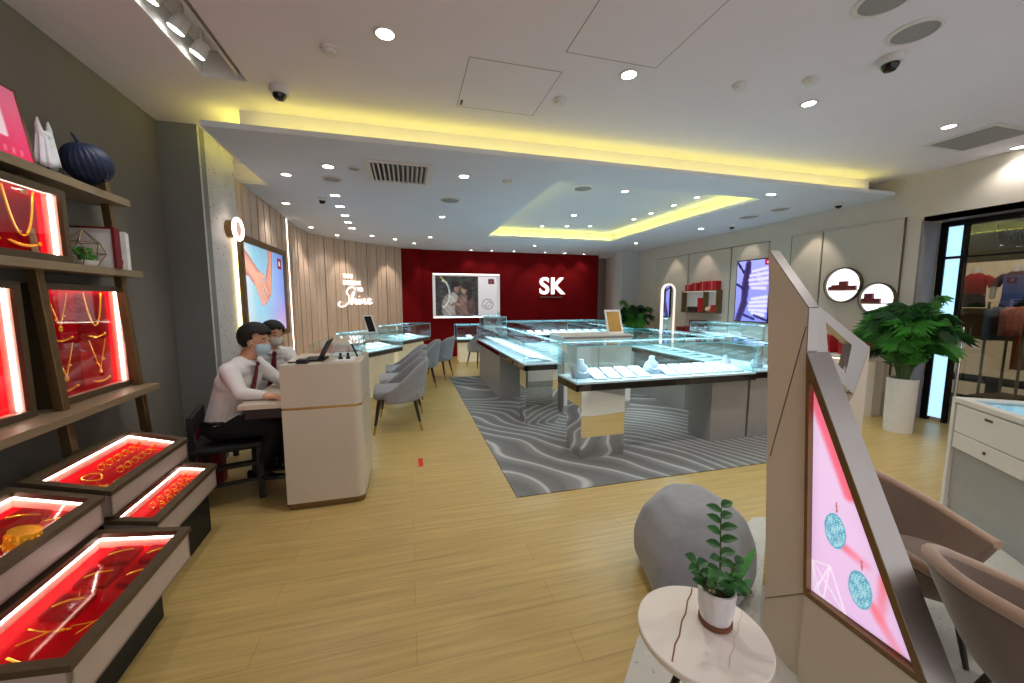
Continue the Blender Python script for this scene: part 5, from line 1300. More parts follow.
# shallow facet crease and base joint on the fin
c0, c1 = K(806, 327, XK - .0008), K(770, 456, XK - .0008)
MB().tube([c0, c1], .0016, 4).build('crease', 'groove', t)
MB().prism([Vector((XK - .001, a4.y, a4.z - .002)), Vector((XK - .001, a3.y, a3.z - .002)), Vector((XK - .001, a3.y, a3.z + .001)), Vector((XK - .001, a4.y, a4.z + .001))], (.0009, 0, 0)).build('joint', 'groove', t)
MB().box(XK + .004, XK + .02, a4.y + .003, a4.y + .02, .0045, .98).build('mirror_post', 'mirror', t)
# screen wedge
XS = 1.395
b0, b1, b2 = K(806, 353, XS), K(803, 594, XS), K(955, 700, XS)
b0 = K(806, 353, XS); b1 = K(803, 594, XS); bq = K(926, 683, XS)
zb2 = b1.z - .012; b2 = b0 + (bq - b0) * ((zb2 - b0.z) / (bq.z - b0.z))
dpt = .108
def inset(T, ks):                                    # triangle pulled in by ks[i] from edge i (points i, i+1), in the y-z plane
    L_ = []
    cy = sum(p.y for p in T) / 3; cz = sum(p.z for p in T) / 3
    for i in range(3):
        p, q = T[i], T[(i + 1) % 3]; d = Vector((q.y - p.y, q.z - p.z)).normalized(); n = Vector((-d.y, d.x))
        if n.dot(Vector((cy - p.y, cz - p.z))) < 0: n = -n
        L_.append((Vector((p.y, p.z)) + n * ks[i], d))
    out = []
    for i in range(3):
        (a, d), (b, e) = L_[i - 1], L_[i]; k = ((b.x - a.x) * e.y - (b.y - a.y) * e.x) / (d.x * e.y - d.y * e.x); r = a + d * k; out.append(Vector((T[0].x, r.x, r.y)))
    return out
i0, i1, i2 = inset([b0, b1, b2], (.012, .02, .02))
MB().ring([b0, b1, b2], [i0, i1, i2], (.03, 0, 0)).build('screen_frame', 'bronze', t)
MB().prism([b0 + Vector((.0305, 0, 0)), b1 + Vector((.0305, 0, 0)), b2 + Vector((.0305, 0, 0))], (dpt - .03, 0, 0)).build('screen_housing', 'kiosk_beige', t)
n = Vector((0, -(b2.z - b0.z), (b2.y - b0.y))).normalized(); n = n if n.z > 0 else -n
MB().prism([b0 + n * .0008, b2 + n * .0008, b2 + n * .0008 + Vector((dpt, 0, 0)), b0 + n * .0008 + Vector((dpt, 0, 0))], n * .004).build('chrome_edge', 'brushed_chrome', t)
MB().prism([Vector((XS + .004, b1.y - .002, .0045)), Vector((XS + .004, b2.y + .02, .0045)), Vector((XS + .004, b2.y + .01, b2.z - .002)), Vector((XS + .004, b1.y - .002, b1.z - .002))], (dpt - .01, 0, 0)).build('screen_plinth', 'kiosk_beige', t)
uo = Vector((XS + .024, i1.y, i1.z)); LY = i2.y - i1.y; LZ_ = i0.z - i1.z
def yz(px, py): q = K(px, py, XS + .024); return q.y - i1.y, q.z - i1.z
EAR = [yz(835, 531), yz(860, 590)]; SM = [(yz(845, 548), yz(866, 566)), (yz(872, 606), yz(898, 652)), (yz(884, 580), yz(880, 620))]; RB = (yz(812, 392), yz(850, 496))
HEX = [yz(*p) for p in ((812, 560), (830, 566), (846, 616), (822, 606), (815, 590))]
def tri(u, v):
    y, z = u * LY, v * LZ_
    c = mixc((226, 190, 232), (238, 208, 240), v)
    d1, k = segd((y, z), *RB); c = mixc(c, (246, 104, 128), .9 * sm(.03, .008, d1))
    for a, b in SM:
        d, k = segd((y, z), a, b); c = mixc(c, (242, 112, 128), .85 * (1 - .5 * k) * sm(.026, .0, d))
    for i in range(5):
        for j in range(i):
            d, _ = segd((y, z), HEX[i], HEX[j])
            if d < .0018: c = (252, 242, 254)
    for (ey, ez) in EAR:
        e = math.hypot((y - ey) / .036, (z - ez - .25 * (y - ey)) / .06)
        if e < 1:
            k = math.sin(y * 420 + math.sin(z * 300) * 2) * math.sin(z * 400 + math.cos(y * 260) * 2)
            c = mixc((60, 140, 170), (200, 240, 248), .5 + .5 * k)
            if e > .88: c = (96, 170, 196)
        d, _ = segd((y, z), (ey, ez + .07), (ey + .004, ez + .1))
        if d < .003: c = (190, 120, 130)
    return c
uu = Vector((0, LY, 0)); vv = Vector((0, 0, LZ_))
dA = (i0.y - i1.y) / LY; slopeB = (i2.z - i1.z) / LY
def inside(u, v):
    y, z = u * LY, v * LZ_
    return y * 1.0 <= -(-(i0.y - i1.y) * v) + 1e9 and True
pic = painted('lit_picture', uo + Vector((0, i0.y - i1.y, 0)) , Vector((0, LY - (i0.y - i1.y), 0)), vv, 160, 220, lambda u, v: tri(u * (LY - (i0.y - i1.y)) / LY + (i0.y - i1.y) / LY, v), 'print_bright', t, mask=lambda u, v: True)
o = pic
b = bmesh.new(); b.from_mesh(o.data); iv = W[t.name].inverted()
ctr = (i0 + i1 + i2) / 3
for p, q in ((i0, i1), (i1, i2), (i2, i0)):
    d = (q - p).normalized(); nn = Vector((0, -d.z, d.y)); nn = nn if nn.dot(ctr - p) < 0 else -nn
    bmesh.ops.bisect_plane(b, geom=list(b.verts) + list(b.edges) + list(b.faces), plane_co=iv @ (p + nn * .002), plane_no=nn, clear_outer=True)
b.to_mesh(o.data); b.free()
# back frame of the stand: open chrome facet and beige side
YC = 1.16
Cp = lambda px, py, Y=YC: atY(px, py, Y)
O_ = [Cp(806, 300), Cp(815, 303), Cp(870, 347), Cp(853, 394), Cp(814, 356)]
I_ = [Cp(826, 322), Cp(829, 325), Cp(852, 345), Cp(846, 374), Cp(828, 352)]
MB().ring(O_, I_, (0, .035, 0)).build('chrome_facet', 'brushed_chrome', t)
pr = [Cp(870, 348), Cp(853, 395), Cp(840, 420)]; zz = .0045
MB().prism([pr[0], pr[1], pr[2], Vector((pr[2].x, YC, zz)), Vector((pr[0].x, YC, zz))], (0, .03, 0)).build('side_fin', 'kiosk_beige', t)

# ================================================================ MARBLE TABLE AND POT PLANT
TZ = .46; tc = atZ(702, 630, TZ); tr_ = .185
t = thing('side_table', 'small round white marble side table with a brown vein', 'table', (tc.x, tc.y, 0))
MB().lathe([(0, -.022), (tr_ - .004, -.022), (tr_, -.016), (tr_, -.003), (tr_ - .003, 0), (0, 0)], (tc.x, tc.y, TZ), 64).build('tabletop', 'marble', t, smooth=True)
va, vb = atZ(692, 588, TZ + .0003), atZ(671, 662, TZ + .0003)
def vein(va, vb, w, mt, nm):
    pts = [va.lerp(vb, k / 10) + Vector((.004 * math.sin(k * 2.1), 0, 0)) for k in range(11)]; d = (vb - va).normalized(); s = Vector((-d.y, d.x, 0)) * w
    m = MB()
    for p, q in zip(pts[:-1], pts[1:]): m.prism([p - s, p + s, q + s, q - s], (0, 0, .0004))
    m.build(nm, mt, t)
vein(va, vb, .0022, 'vein', 'marble_vein'); vein(atZ(742, 612, TZ + .0003), atZ(728, 668, TZ + .0003), .0012, 'vein_pale', 'marble_vein')
MB().lathe([(0, 0), (.09, 0), (.09, -.012), (0, -.012)], (tc.x, tc.y, TZ - .0225), 24).build('top_plate', 'black_metal', t)
for k in range(3):
    a = R(-75) + k * 2 * math.pi / 3
    MB().tube([(tc.x + .03 * math.cos(a), tc.y + .03 * math.sin(a), TZ - .034), (tc.x + .16 * math.cos(a), tc.y + .16 * math.sin(a), .012)], .011, 10).build('leg', 'black_metal', t)
pc = atZ(715, 622, TZ)
t = thing('potted_plant', 'small green plant in a white marbled pot on the round table', 'potted plant', (pc.x, pc.y, TZ))
zb = TZ + .0008
MB().lathe([(0, 0), (.045, 0), (.048, .004), (.048, .016), (0, .016)], (pc.x, pc.y, zb), 32).build('saucer', 'terracotta_base', t, smooth=True)
MB().lathe([(0, .0165), (.043, .0165), (.05, .05), (.054, .118), (.048, .118), (.046, .1), (0, .1)], (pc.x, pc.y, zb), 36).build('pot', 'pot_marble', t, smooth=True)
MB().lathe([(0, .1005), (.046, .1005), (0, .108)], (pc.x, pc.y, zb), 20).build('soil', 'soil', t)
rv = Vector((math.cos(YAW), -math.sin(YAW), 0)); fv = Vector((math.sin(YAW), math.cos(YAW), 0)); up3 = Vector((0, 0, 1)); pb = Vector((pc.x, pc.y, zb + .1))
def leafm(m, p, d, nrm, L, wd, n=7):
    d = d.normalized(); s = d.cross(nrm).normalized(); nn = s.cross(d)
    prev = None
    for i in range(n + 1):
        q = i / n; w = wd * math.sin(math.pi * min(1, .06 + q * .94)) ** .75; c = p + d * L * q + nn * (-.22 * L * q * q)
        cur = (c + s * w + nn * w * .35, c, c - s * w + nn * w * .35)
        if prev:
            m.face(prev[0], prev[1], cur[1], cur[0]); m.face(prev[1], prev[2], cur[2], cur[1])
        prev = cur
rr = random.Random(4)
def sprig(off, topv, n, L, wd, mt, alt=True):
    P = [pb + off, pb + off + topv * .35 + rv * .004, pb + off + topv * .7, pb + off + topv]
    m = MB().tube(P, [.003, .0028, .0022, .0014], 6); m.slot(1)
    for i in range(n):
        s = .22 + .78 * i / (n - 1); f = s * 3; j = min(2, int(f)); p = P[j].lerp(P[j + 1], f - j); sg = 1 if i % 2 else -1
        d = rv * sg * .8 + up3 * rr.uniform(.2, .6) - fv * rr.uniform(-.5, .7); leafm(m, p, d, (up3 - fv * .5).normalized(), L * rr.uniform(.8, 1.1) * (1.1 - .35 * s), wd)
    m.build('sprig', ['stem_green', mt], t)
sprig(rv * .004, rv * .006 + up3 * .265 + fv * .02, 12, .052, .0145, 'leaf')
sprig(-rv * .025, -rv * .045 + up3 * .1, 7, .048, .016, 'leaf')
sprig(-rv * .01 - fv * .01, -rv * .02 + up3 * .09 - fv * .03, 7, .045, .015, 'leaf')
sprig(rv * .02, rv * .02 + up3 * .11 - fv * .02, 6, .045, .014, 'leaf')
sprig(rv * .03 - fv * .02, rv * .03 + up3 * .05 - fv * .04, 5, .035, .011, 'leaf')
for d, L, w in ((rv * .62 + up3 * .82 - fv * .1, .17, .017), (rv * .72 + up3 * .5 - fv * .3, .1, .015)):
    m = MB(); leafm(m, pb + rv * .01, d, (up3 * .4 - fv).normalized(), L, w, 10); m.build('broad_leaf', 'leaf_bright', t)
m = MB()
for k in range(14): m.ball(pb + rv * rr.uniform(-.04, -.012) - fv * rr.uniform(0, .03) + up3 * rr.uniform(.01, .045), .007, 1)
m.build('dried_buds', 'shelf_laminate', t)

# ================================================================ OTTOMAN
oc = Vector((1.4, 1.56, 0))
t = thing('ottoman', 'grey faceted pebble shaped fabric ottoman beside the marble table', 'ottoman', oc)
b = bmesh.new()
ringz = [(.0, .86), (.06, .99), (.2, 1.0), (.33, .84), (.41, .5)]
ang5 = [-100, -35, 25, 75, 130, 195]; rad5 = [.31, .31, .32, .32, .31, .33]
vs = []
for k, (z, s) in enumerate(ringz):
    sh = Vector((.03, .04, 0)) * (z / .4)
    vs.append([b.verts.new(Vector((oc.x + sh.x + rad5[i] * s * math.cos(R(ang5[i] + k * 5)), oc.y + sh.y + rad5[i] * s * math.sin(R(ang5[i] + k * 5)), .006 + z + (0 if k < 3 else .02 * math.sin(R(ang5[i] + 30)))))) for i in range(6)])
for A, B in zip(vs[:-1], vs[1:]):
    for i in range(6): b.faces.new((A[i], A[(i + 1) % 6], B[(i + 1) % 6], B[i]))
b.faces.new(vs[0][::-1]); b.faces.new(vs[-1])
bmesh.ops.recalc_face_normals(b, faces=b.faces)
mb = MB(); mb._add(b)
mb.build('cushion', 'ottoman_fabric', t, smooth=False, mods=[('BEVEL', dict(width=.05, segments=5, limit_method='ANGLE', angle_limit=R(12))), ('SUBSURF', dict(levels=1, render_levels=1))])
for p in t.children[0].data.polygons: p.use_smooth = True
MB().lathe([(0, 0), (.2, 0), (.2, .006), (0, .006)], (oc.x, oc.y, .0003), 24).build('base_glide', 'black_matte', t)

# ================================================================ SHELL ARMCHAIRS
def shell_chair(lab, loc, rz):
    t = thing('shell_armchair', lab, 'armchair', loc, rz, 'beige shell armchairs'); t.scale = (.9, .9, .9)
    def sh(u, v):
        a = (u - .5) * 2; th = a * R(128)
        top = .36 + .3 * (1 - sm(.1, 1.0, abs(a)) * .82)
        if v > .999: pass
        r = .20 + .13 * v ** .7 + .02 * math.cos(th)
        x = -math.cos(th) * r * 1.08; y = math.sin(th) * r * 1.06
        z = .27 + (top - .27) * v
        return (x - .06 * v * max(0, math.cos(th)), y, z)
    m = MB().grid(sh, 49, 12)
    m.build('shell', 'beige_velvet', t, local=True, smooth=True, mods=[('SOLIDIFY', dict(thickness=.045, offset=0)), ('BEVEL', dict(width=.018, segments=3, limit_method='ANGLE', angle_limit=R(50))), ('SUBSURF', dict(levels=1, render_levels=1))])
    MB().lathe([(0, .26), (.2, .26), (.24, .28), (.24, .31), (.21, .34), (0, .35)], (0.02, 0, 0), 32).build('seat', 'beige_velvet', t, local=True, smooth=True)
    P = [sh(k / 48, 1) for k in range(49)]
    MB().tube([(x, y, z + .004) for x, y, z in P], .0245, 10).build('rim_piping', 'beige_piping', t, local=True, smooth=True)
    for sx in (-1, 1):
        for sy in (-1, 1): MB().tube([(sx * .13, sy * .13, .28), (sx * .2, sy * .2, .006)], [.016, .01], 10).build('leg', 'dark_wood', t, local=True)
    return t
shell_chair('beige shell armchair farther from the camera behind the angular display stand', (2.2, 1.08, 0), R(-72))
shell_chair('beige shell armchair at the bottom right corner nearest the camera', (1.97, .54, 0), R(-22))

# ================================================================ WHITE DRAWER CABINET
ca = math.atan2(-.81, -.59)                          # front runs towards the camera
t = thing('drawer_counter', 'white counter with key locked drawers and a glass top at the right edge', 'counter', (3.56, 1.66, 0), ca)
# local +x runs along the front towards the camera, local +y away from the front (to the right)
zt = .80
MB().box(0, 1.3, .02, .6, .0055, .1).build('kick', 'grey_laminate', t, local=True)
MB().box(0, 1.3, .012, .6, .1, .46).build('lower_body', 'grey_laminate', t, local=True)
MB().box(0, 1.3, .012, .6, .46, zt - .03).build('upper_body', 'white_laminate', t, local=True)
MB().box(-.03, -.0005, -.01, .61, .0055, zt - .03).build('end_panel', 'white_laminate', t, local=True)
MB().ring([(-.03, -.01, zt - .03), (1.3, -.01, zt - .03), (1.3, .61, zt - .03), (-.03, .61, zt - .03)], [(.03, .045, zt - .03), (1.25, .045, zt - .03), (1.25, .56, zt - .03), (.03, .56, zt - .03)], (0, 0, .03)).build('top_frame', 'white_laminate', t, local=True)
MB().box(.03, 1.25, .045, .56, zt - .012, zt - .006).build('glass_top', 'clear_glass', t, local=True)
MB().box(.03, 1.25, .045, .56, zt - .0295, zt - .027).build('lit_tray', 'lightbox_blue', t, local=True)
for x0, x1 in ((.01, .56), (.57, 1.12)):
    for z0, z1, nm in ((.575, .758, 'drawer'), (.465, .57, 'drawer')):
        d = MB().box(x0, x1, -.006, .0115, z0, z1, .003).build(nm, 'white_laminate', t, local=True)
        xm = (x0 + x1) / 2; zm = z1 - .035 if z1 > .7 else (z0 + z1) / 2
        if z1 > .7: MB().box(xm - .03, xm + .03, -.009, -.0062, zm - .008, zm + .008, .001).build('lock', 'bronze_dark', d, local=True)
        else: MB().tube([(xm, -.012, zm), (xm, -.0062, zm)], .01, 14).build('lock', 'bronze_dark', d, local=True)
# ================================================================ SEATED STAFF
def capsule(bm, p, q, r0, r1, n=14):
    p, q = Vector(p), Vector(q); d = q - p; L = d.length
    if L < 1e-6: d = Vector((0, 0, 1)); L = 1e-6
    z = d.normalized(); x = z.orthogonal().normalized(); y = z.cross(x); rings = []
    def ring(c, r): return [bm.verts.new(c + (x * math.cos(2 * math.pi * k / n) + y * math.sin(2 * math.pi * k / n)) * r) for k in range(n)]
    lo = bm.verts.new(p - z * r0)
    for k in range(1, 5): a = math.pi / 2 * k / 4; rings.append(ring(p - z * r0 * math.cos(a), r0 * math.sin(a)))
    for k in range(0, 4): a = math.pi / 2 * k / 4; rings.append(ring(q + z * r1 * math.sin(a), r1 * math.cos(a)))
    hi = bm.verts.new(q + z * r1)
    for k in range(n): bm.faces.new((lo, rings[0][(k + 1) % n], rings[0][k])); bm.faces.new((hi, rings[-1][k], rings[-1][(k + 1) % n]))
    for A, B in zip(rings[:-1], rings[1:]):
        for k in range(n): bm.faces.new((A[k], A[(k + 1) % n], B[(k + 1) % n], B[k]))
def person(lab, J, mask_mat, group='staff seated behind the reception desk'):
    f = Vector(J['face']).normalized(); up = Vector((0, 0, 1)); hf = Vector(J.get('headf', J['face'])).normalized()
    hu = (up - hf * up.dot(hf)).normalized(); hs = hf.cross(hu)               # hs: right-hand side of the head
    s = f.cross(up).normalized()
    C = []                                                                   # capsules: p, q, r0, r1, tag
    def cap(p, q, r0, r1, tg): C.append((Vector(p), Vector(q), r0, r1, tg))
    hip, neck, head = Vector(J['hip']), Vector(J['neck']), Vector(J['head'])
    spine = (neck - hip); ch = hip + spine * .66; wst = hip + spine * .28
    # torso: stacked cross pieces, wider at the shoulders
    for c, w, r, tg in ((hip, .08, .10, 'trouser'), (hip + spine * .16, .075, .098, 'shirt'), (wst + spine * .1, .072, .098, 'shirt'), (hip + spine * .55, .08, .1, 'shirt'), (ch, .095, .1, 'shirt'), (hip + spine * .84, .11, .076, 'shirt')):
        cap(c - s * w, c + s * w, r, r, tg)
    for w in (-.088, -.035, .035, .088): cap(hip + s * w * .9 + spine * .06, ch + s * w, .094, .098, 'shirt')
    cap(hip + spine * .9 - s * .05, hip + spine * .9 + s * .05, .07, .07, 'shirt')
    cap(hip + spine * .95, head - hu * .06 - hf * .012, .056, .052, 'skin')
    for sd in ('R', 'L'):
        sg = 1 if sd == 'R' else -1
        sh = hip + spine * .86 + s * sg * .165; el, wr, kn = Vector(J['elbow' + sd]), Vector(J['wrist' + sd]), Vector(J['knee' + sd])
        an = Vector(J['ankle' + sd])
        cap(sh, el, .062, .048, 'shirt'); cap(el, wr, .047, .032, 'shirt'); 
        hd = (wr - el).normalized(); hd = Vector((hd.x, hd.y, min(hd.z, 0) - .05)).normalized()
        cap(wr, wr + hd * .03, .024, .024, 'skin')
        sd_v = hd.cross(up).normalized() * sg                               # outer side of this hand
        pk = wr + hd * .075
        for k in range(3): cap(wr + hd * .03 + sd_v * (k - 1) * .018, pk + sd_v * (k - 1) * .024, .018, .015, 'skin')
        for k, L in enumerate((.066, .075, .07, .055)):                     # four fingers bent at the knuckle
            o = pk + sd_v * (-.032 + k * .021); m1 = o + hd * L * .55 + up * .004; m2 = m1 + hd * L * .4 - up * .016
            cap(o, m1, .0095, .0088, 'skin'); cap(m1, m2, .0088, .0078, 'skin')
        th0 = wr + hd * .03 - sd_v * .026; th1 = th0 + hd * .03 - sd_v * .026; cap(th0, th1, .013, .011, 'skin'); cap(th1, th1 + hd * .03 - sd_v * .002 - up * .004, .0105, .009, 'skin')
        hp = hip + s * sg * .09
        cap(hp, kn, .092, .064, 'trouser'); cap(kn, kn.lerp(an, .35), .062, .058, 'trouser'); cap(kn.lerp(an, .35), an, .058, .045, 'trouser')
        ft = f.copy(); ft.z = 0; ft.normalize()
        cap(an - up * .045, an - up * .055 + ft * .06, .034, .034, 'trouser')
    # head: skull, jaw, nose and ears
    bm = bmesh.new()
    for p, q, r0, r1, tg in C: capsule(bm, p, q, r0, r1)
    HM = Matrix((hf, hs, hu)).transposed().to_4x4(); HM.translation = head; HM = HM @ Matrix.Scale(J.get('hs', 1), 4)
    def ell(c, r, sub=3):
        b = bmesh.new(); bmesh.ops.create_icosphere(b, subdivisions=sub, radius=1)
        for v in b.verts: v.co = HM @ Vector((c[0] + v.co.x * r[0], c[1] + v.co.y * r[1], c[2] + v.co.z * r[2]))
        me = bpy.data.meshes.new('t'); b.to_mesh(me); b.free(); bm.from_mesh(me); bpy.data.meshes.remove(me)
    SK = ((-.005, 0, .035), (.098, .079, .088))
    ell(*SK); ell((.022, 0, -.045), (.072, .062, .075)); ell((.05, 0, -.085), (.04, .04, .03)); ell((.098, 0, -.018), (.016, .013, .024), 2); ell((.088, 0, .0), (.012, .01, .03), 2)
    for sg in (-1, 1): ell((-.004, sg * .079, -.01), (.02, .012, .032), 2)
    ell((.085, 0, .03), (.012, .055, .012), 2)
    C.append((head + hf * .01 - hu * .05, head + hu * .04, .085, .095, 'skin'))
    me = bpy.data.meshes.new('body'); bm.to_mesh(me); bm.free()
    tmp = bpy.data.objects.new('tmp', me); COL.objects.link(tmp)
    r = tmp.modifiers.new('r', 'REMESH'); r.mode = 'VOXEL'; r.voxel_size = .0062
    sm_ = tmp.modifiers.new('s', 'SMOOTH'); sm_.factor = .5; sm_.iterations = 4
    dg = bpy.context.evaluated_depsgraph_get(); dg.update()
    nm = bpy.data.meshes.new_from_object(tmp.evaluated_get(dg)); bpy.data.objects.remove(tmp); bpy.data.meshes.remove(me)
    nm.name = 'person'
    # colour every face by the limb it belongs to
    nf = len(nm.polygons); ctr = np.empty(nf * 3); nm.polygons.foreach_get('center', ctr); ctr = ctr.reshape(-1, 3)
    best = np.full(nf, 9e9); idx = np.zeros(nf, int); tags = ['shirt', 'trouser', 'skin']
    for p, q, r0, r1, tg in C:
        P, D = np.array(p), np.array(q - p); L2 = max(1e-9, D @ D)
        tt = np.clip(((ctr - P) @ D) / L2, 0, 1); dist = np.linalg.norm(ctr - P - tt[:, None] * D, axis=1) - (r0 + (r1 - r0) * tt)
        k = dist < best; best[k] = dist[k]; idx[k] = tags.index(tg)
    for k in ('shirt_white', 'trousers_black', 'skin'): nm.materials.append(M[k])
    nm.polygons.foreach_set('material_index', idx.astype(np.int32)); nm.polygons.foreach_set('use_smooth', np.ones(nf, bool))
    body = bpy.data.objects.new('person', nm); COL.objects.link(body)
    root = body; W[root.name] = Matrix.Identity(4); tag(root, lab, 'person', group)
    # hair
    b = bmesh.new(); bmesh.ops.create_icosphere(b, subdivisions=4, radius=1)
    kill = []
    for v in b.verts:
        c = v.co
        fr = c.x > .34 and c.z < .24 + .1 * math.sin(c.y * 9); side = c.x > .02 and c.z < -.22; low = c.z < -.85 + .25 * max(0, c.x + .6)
        if fr or side or low: kill.append(v)
    bmesh.ops.delete(b, geom=kill, context='VERTS')
    rr = random.Random(2)
    for v in b.verts:
        c = v.co.copy(); k = 1.085 + .02 * math.sin(c.y * 23 + c.x * 5) + .03 * sm(.2, .8, c.z)
        v.co = HM @ Vector((SK[0][0] - .006 + c.x * SK[1][0] * k, c.y * SK[1][1] * k, SK[0][2] + c.z * SK[1][2] * k))
    hb = MB(); hb._add(b); hb.build('hair', 'hair_black', root, smooth=True, mods=[('SOLIDIFY', dict(thickness=.02, offset=-1))])
    # eyes and brows
    m = MB(); p_ = MB(); br = MB()
    for sg in (-1, 1):
        m.ball(HM @ Vector((.0735, sg * .031, .008)), .0118, 2); p_.ball(HM @ Vector((.0805, sg * .031, .008)), .0066, 2)
        br.tube([HM @ Vector((.089, sg * .016, .032)), HM @ Vector((.09, sg * .032, .036)), HM @ Vector((.08, sg * .05, .03))], .0042, 6)
    e = m.build('eyes', 'eye_white', root, smooth=True); p_.build('pupils', 'lens_black', e, smooth=True); br.build('eyebrows', 'hair_black', root)
    # mask
    b = bmesh.new(); bmesh.ops.create_icosphere(b, subdivisions=4, radius=1)
    bmesh.ops.delete(b, geom=[v for v in b.verts if v.co.x < .12 or v.co.z > .52 or v.co.z < -.9], context='VERTS')
    for v in b.verts:
        c = v.co.copy(); pl = 1 + .012 * math.sin(c.z * 26)
        v.co = HM @ Vector((.024 + c.x * .092 * pl, c.y * .07 * pl, -.048 + c.z * .074))
    hb = MB(); hb._add(b); mk = hb.build('face_mask', mask_mat, root, smooth=True, mods=[('SOLIDIFY', dict(thickness=.003, offset=1))])
    m = MB()
    for sg in (-1, 1):
        for z in (-.015, -.075): m.tube([HM @ Vector((.035, sg * .069, z)), HM @ Vector((.01, sg * .082, -.015 + (z + .03) * .4)), HM @ Vector((-.014, sg * .09, -.01))], .0018, 5)
    m.build('ear_loops', mask_mat, mk)
    # collar, tie, belt, shoes
    nb = hip + spine * .965
    m = MB()
    R_ = Matrix((f, s, up)).transposed().to_4x4(); R_.translation = nb
    def col(u, v): a = 2 * math.pi * u; q = R_ @ Vector((math.cos(a) * (.064 + .014 * (1 - v)) + .004, math.sin(a) * (.066 + .014 * (1 - v)), -.018 + .042 * v - .02 * max(0, math.cos(a)))); return q
    m.grid(col, 28, 4, True); m.build('collar', 'shirt_white', root, smooth=True, mods=[('SOLIDIFY', dict(thickness=.006))])
    kn0 = nb + f * .078 - up * .028
    n_ = spine.normalized(); fr_ = (f - n_ * f.dot(n_)).normalized()
    pts = [kn0, hip + spine * .8 + fr_ * .098, hip + spine * .62 + fr_ * .108, hip + spine * .45 + fr_ * .108, hip + spine * .3 + fr_ * .104]
    m = MB(); ws = [.014, .02, .026, .03, .032]
    for k in range(4): m.prism([pts[k] - s * ws[k], pts[k] + s * ws[k], pts[k + 1] + s * ws[k + 1], pts[k + 1] - s * ws[k + 1]], fr_ * .006)
    m.prism([pts[4] - s * ws[4], pts[4] + s * ws[4], pts[4] - n_ * .03], fr_ * .006)
    m.ball(kn0, .021, 2, (1, 1, .9)); m.build('tie', 'tie_red', root)
    m = MB()
    Bm = Matrix((f, s, up)).transposed().to_4x4(); Bm.translation = hip + spine * .1
    m.tube([Bm @ Vector((math.cos(a) * .104, math.sin(a) * .18, 0)) for a in [k * math.pi / 12 for k in range(24)]], .013, 8, True); m.build('belt', 'shoe_black', root)
    for sd in ('R', 'L'):
        an = Vector(J['ankle' + sd]); ft = f.copy(); ft.z = 0; ft.normalize(); sv = ft.cross(up)
        def shoe(u, v):
            t_ = u; w = .044 * (1 - .25 * abs(t_ - .55)) * math.sin(math.pi * min(.97, max(.03, .08 + .88 * t_))) ** .45; h = (.075 - .035 * sm(.2, .75, t_))
            a = 2 * math.pi * v
            return an + ft * (-.075 + .265 * t_) + sv * math.cos(a) * w + up * (-.10 + .002 + h * .5 + math.sin(a) * h * .5)
        m = MB().grid(lambda u, v: shoe(u, v), 16, 17); 
        m.build('shoe', 'shoe_black', root, smooth=True)
    return root
def stool(lab, loc, rz, back=True):
    t = thing('staff_chair', lab, 'chair', loc, rz, 'black staff chairs')
    MB().box(-.21, .21, -.21, .21, .39, .43, .012).build('seat', 'black_matte', t, local=True)
    for sx in (-1, 1):
        for sy in (-1, 1): MB().box(sx * .19 - .018, sx * .19 + .018, sy * .19 - .018, sy * .19 + .018, 0, .39).build('leg', 'black_matte', t, local=True)
    for sy in (-1, 1):
        for z in (.14, .26): MB().box(-.172, .172, sy * .19 - .01, sy * .19 + .01, z, z + .025).build('stretcher', 'black_matte', t, local=True)
    MB().box(.18, .2, -.172, .172, .1, .125).build('stretcher', 'black_matte', t, local=True)
    for sy in (-1, 1): MB().box(-.208, -.175, sy * .19 - .016, sy * .19 + .016, .43, .66).build('back_post', 'black_matte', t, local=True)
    MB().box(-.205, -.178, -.174, .174, .54, .66, .006).build('backrest', 'black_matte', t, local=True)
f1 = Vector((.985, -.17, 0))
person('person in white shirt, red tie and blue face mask working at the low desk', dict(
    face=f1, headf=(.97, -.2, -.12), hip=(-1.33, 3.25, .54), neck=(-1.15, 3.21, 1.03), head=(-1.075, 3.195, 1.155), hs=.9,
    elbowR=(-1.12, 2.99, .815), wristR=(-.985, 2.97, .798), elbowL=(-1.03, 3.44, .83), wristL=(-.90, 3.3, .80),
    kneeR=(-.955, 3.13, .525), kneeL=(-.955, 3.3, .525), ankleR=(-1.09, 3.13, .225), ankleL=(-1.07, 3.28, .225)), 'mask_blue')
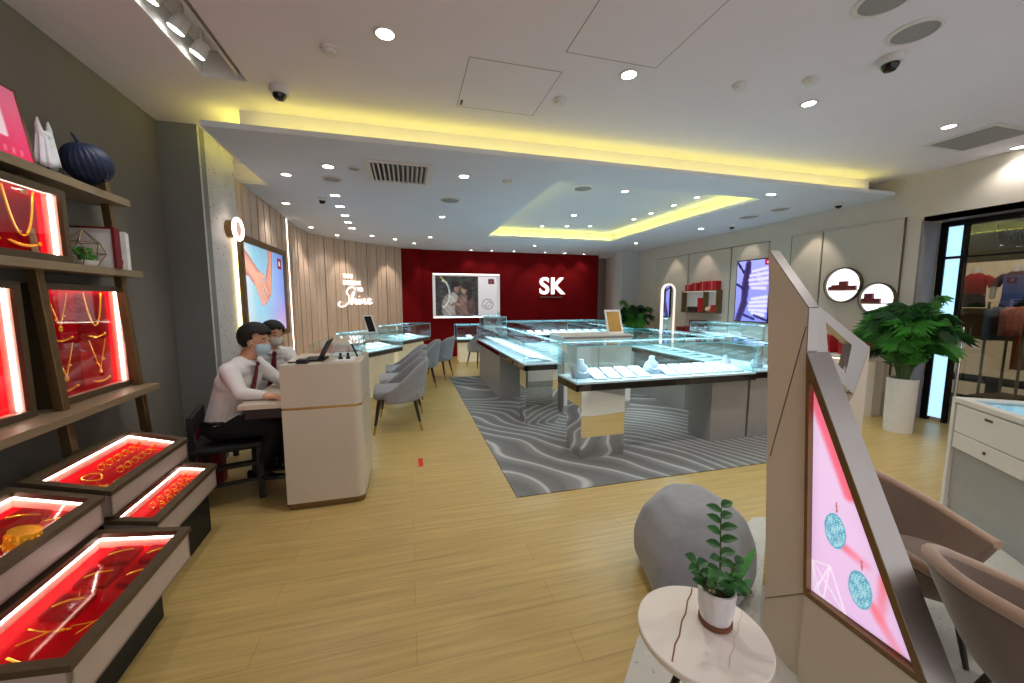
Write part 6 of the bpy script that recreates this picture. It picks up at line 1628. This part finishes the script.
stool('black wooden chair under the nearer seated person', (-1.30, 3.24, 0), R(14))
f2 = Vector((.66, -.75, 0))
person('person in white shirt, red tie and pale face mask seated behind the nearer one', dict(
    face=f2, headf=(.72, -.68, -.06), hip=(-1.33, 4.05, .545), neck=(-1.22, 3.955, 1.02), head=(-1.175, 3.92, 1.14), hs=.88,
    elbowR=(-1.33, 3.72, .83), wristR=(-1.06, 3.62, .80), elbowL=(-1.0, 3.95, .83), wristL=(-.95, 3.70, .80),
    kneeR=(-1.13, 3.68, .52), kneeL=(-1.0, 3.80, .52), ankleR=(-1.12, 3.74, .10), ankleL=(-1.02, 3.86, .10)), 'mask_white')
stool('black wooden chair under the farther seated person', (-1.32, 4.03, 0), R(-48))
t = thing('red_bag', 'small red bag on the floor beside the black chair', 'bag', (-1.52, 3.35, 0))
MB().box(-1.62, -1.45, 3.44, 3.52, .002, .5, .01).build('bag_body', 'maroon_box', t)
MB().tube([(-1.58, 3.48, .5), (-1.57, 3.48, .56), (-1.5, 3.48, .56), (-1.49, 3.48, .5)], .006, 6).build('handle', 'red_box', t)

# ================================================================ WORLD, AMBIENT FILL FROM THE MALL BEHIND THE CAMERA, ADDED FILL SPOTS, COLOUR
w = bpy.data.worlds.new('world'); sc.world = w; w.use_nodes = True
w.node_tree.nodes['Background'].inputs[0].default_value = (1, .95, .95, 1); w.node_tree.nodes['Background'].inputs[1].default_value = .78
spot(6.9, 3.2, 2.85, 45, 150); spot(6.9, 1.8, 2.85, 45, 150)  # added fill lamps that brighten the neighbouring shop, no fittings there
spot(2.6, .6, 2.85, 25, 140)  # added fill lamp over the foreground, without a ceiling fitting
sc.view_settings.view_transform = 'Standard'; sc.view_settings.look = 'None'; sc.view_settings.exposure = .27
sc.cycles.use_denoising = True
sc.cycles.max_bounces = 7; sc.cycles.transparent_max_bounces = 24; sc.cycles.glossy_bounces = 4; sc.cycles.caustics_reflective = False; sc.cycles.caustics_refractive = False
sc.cycles.sample_clamp_indirect = 6
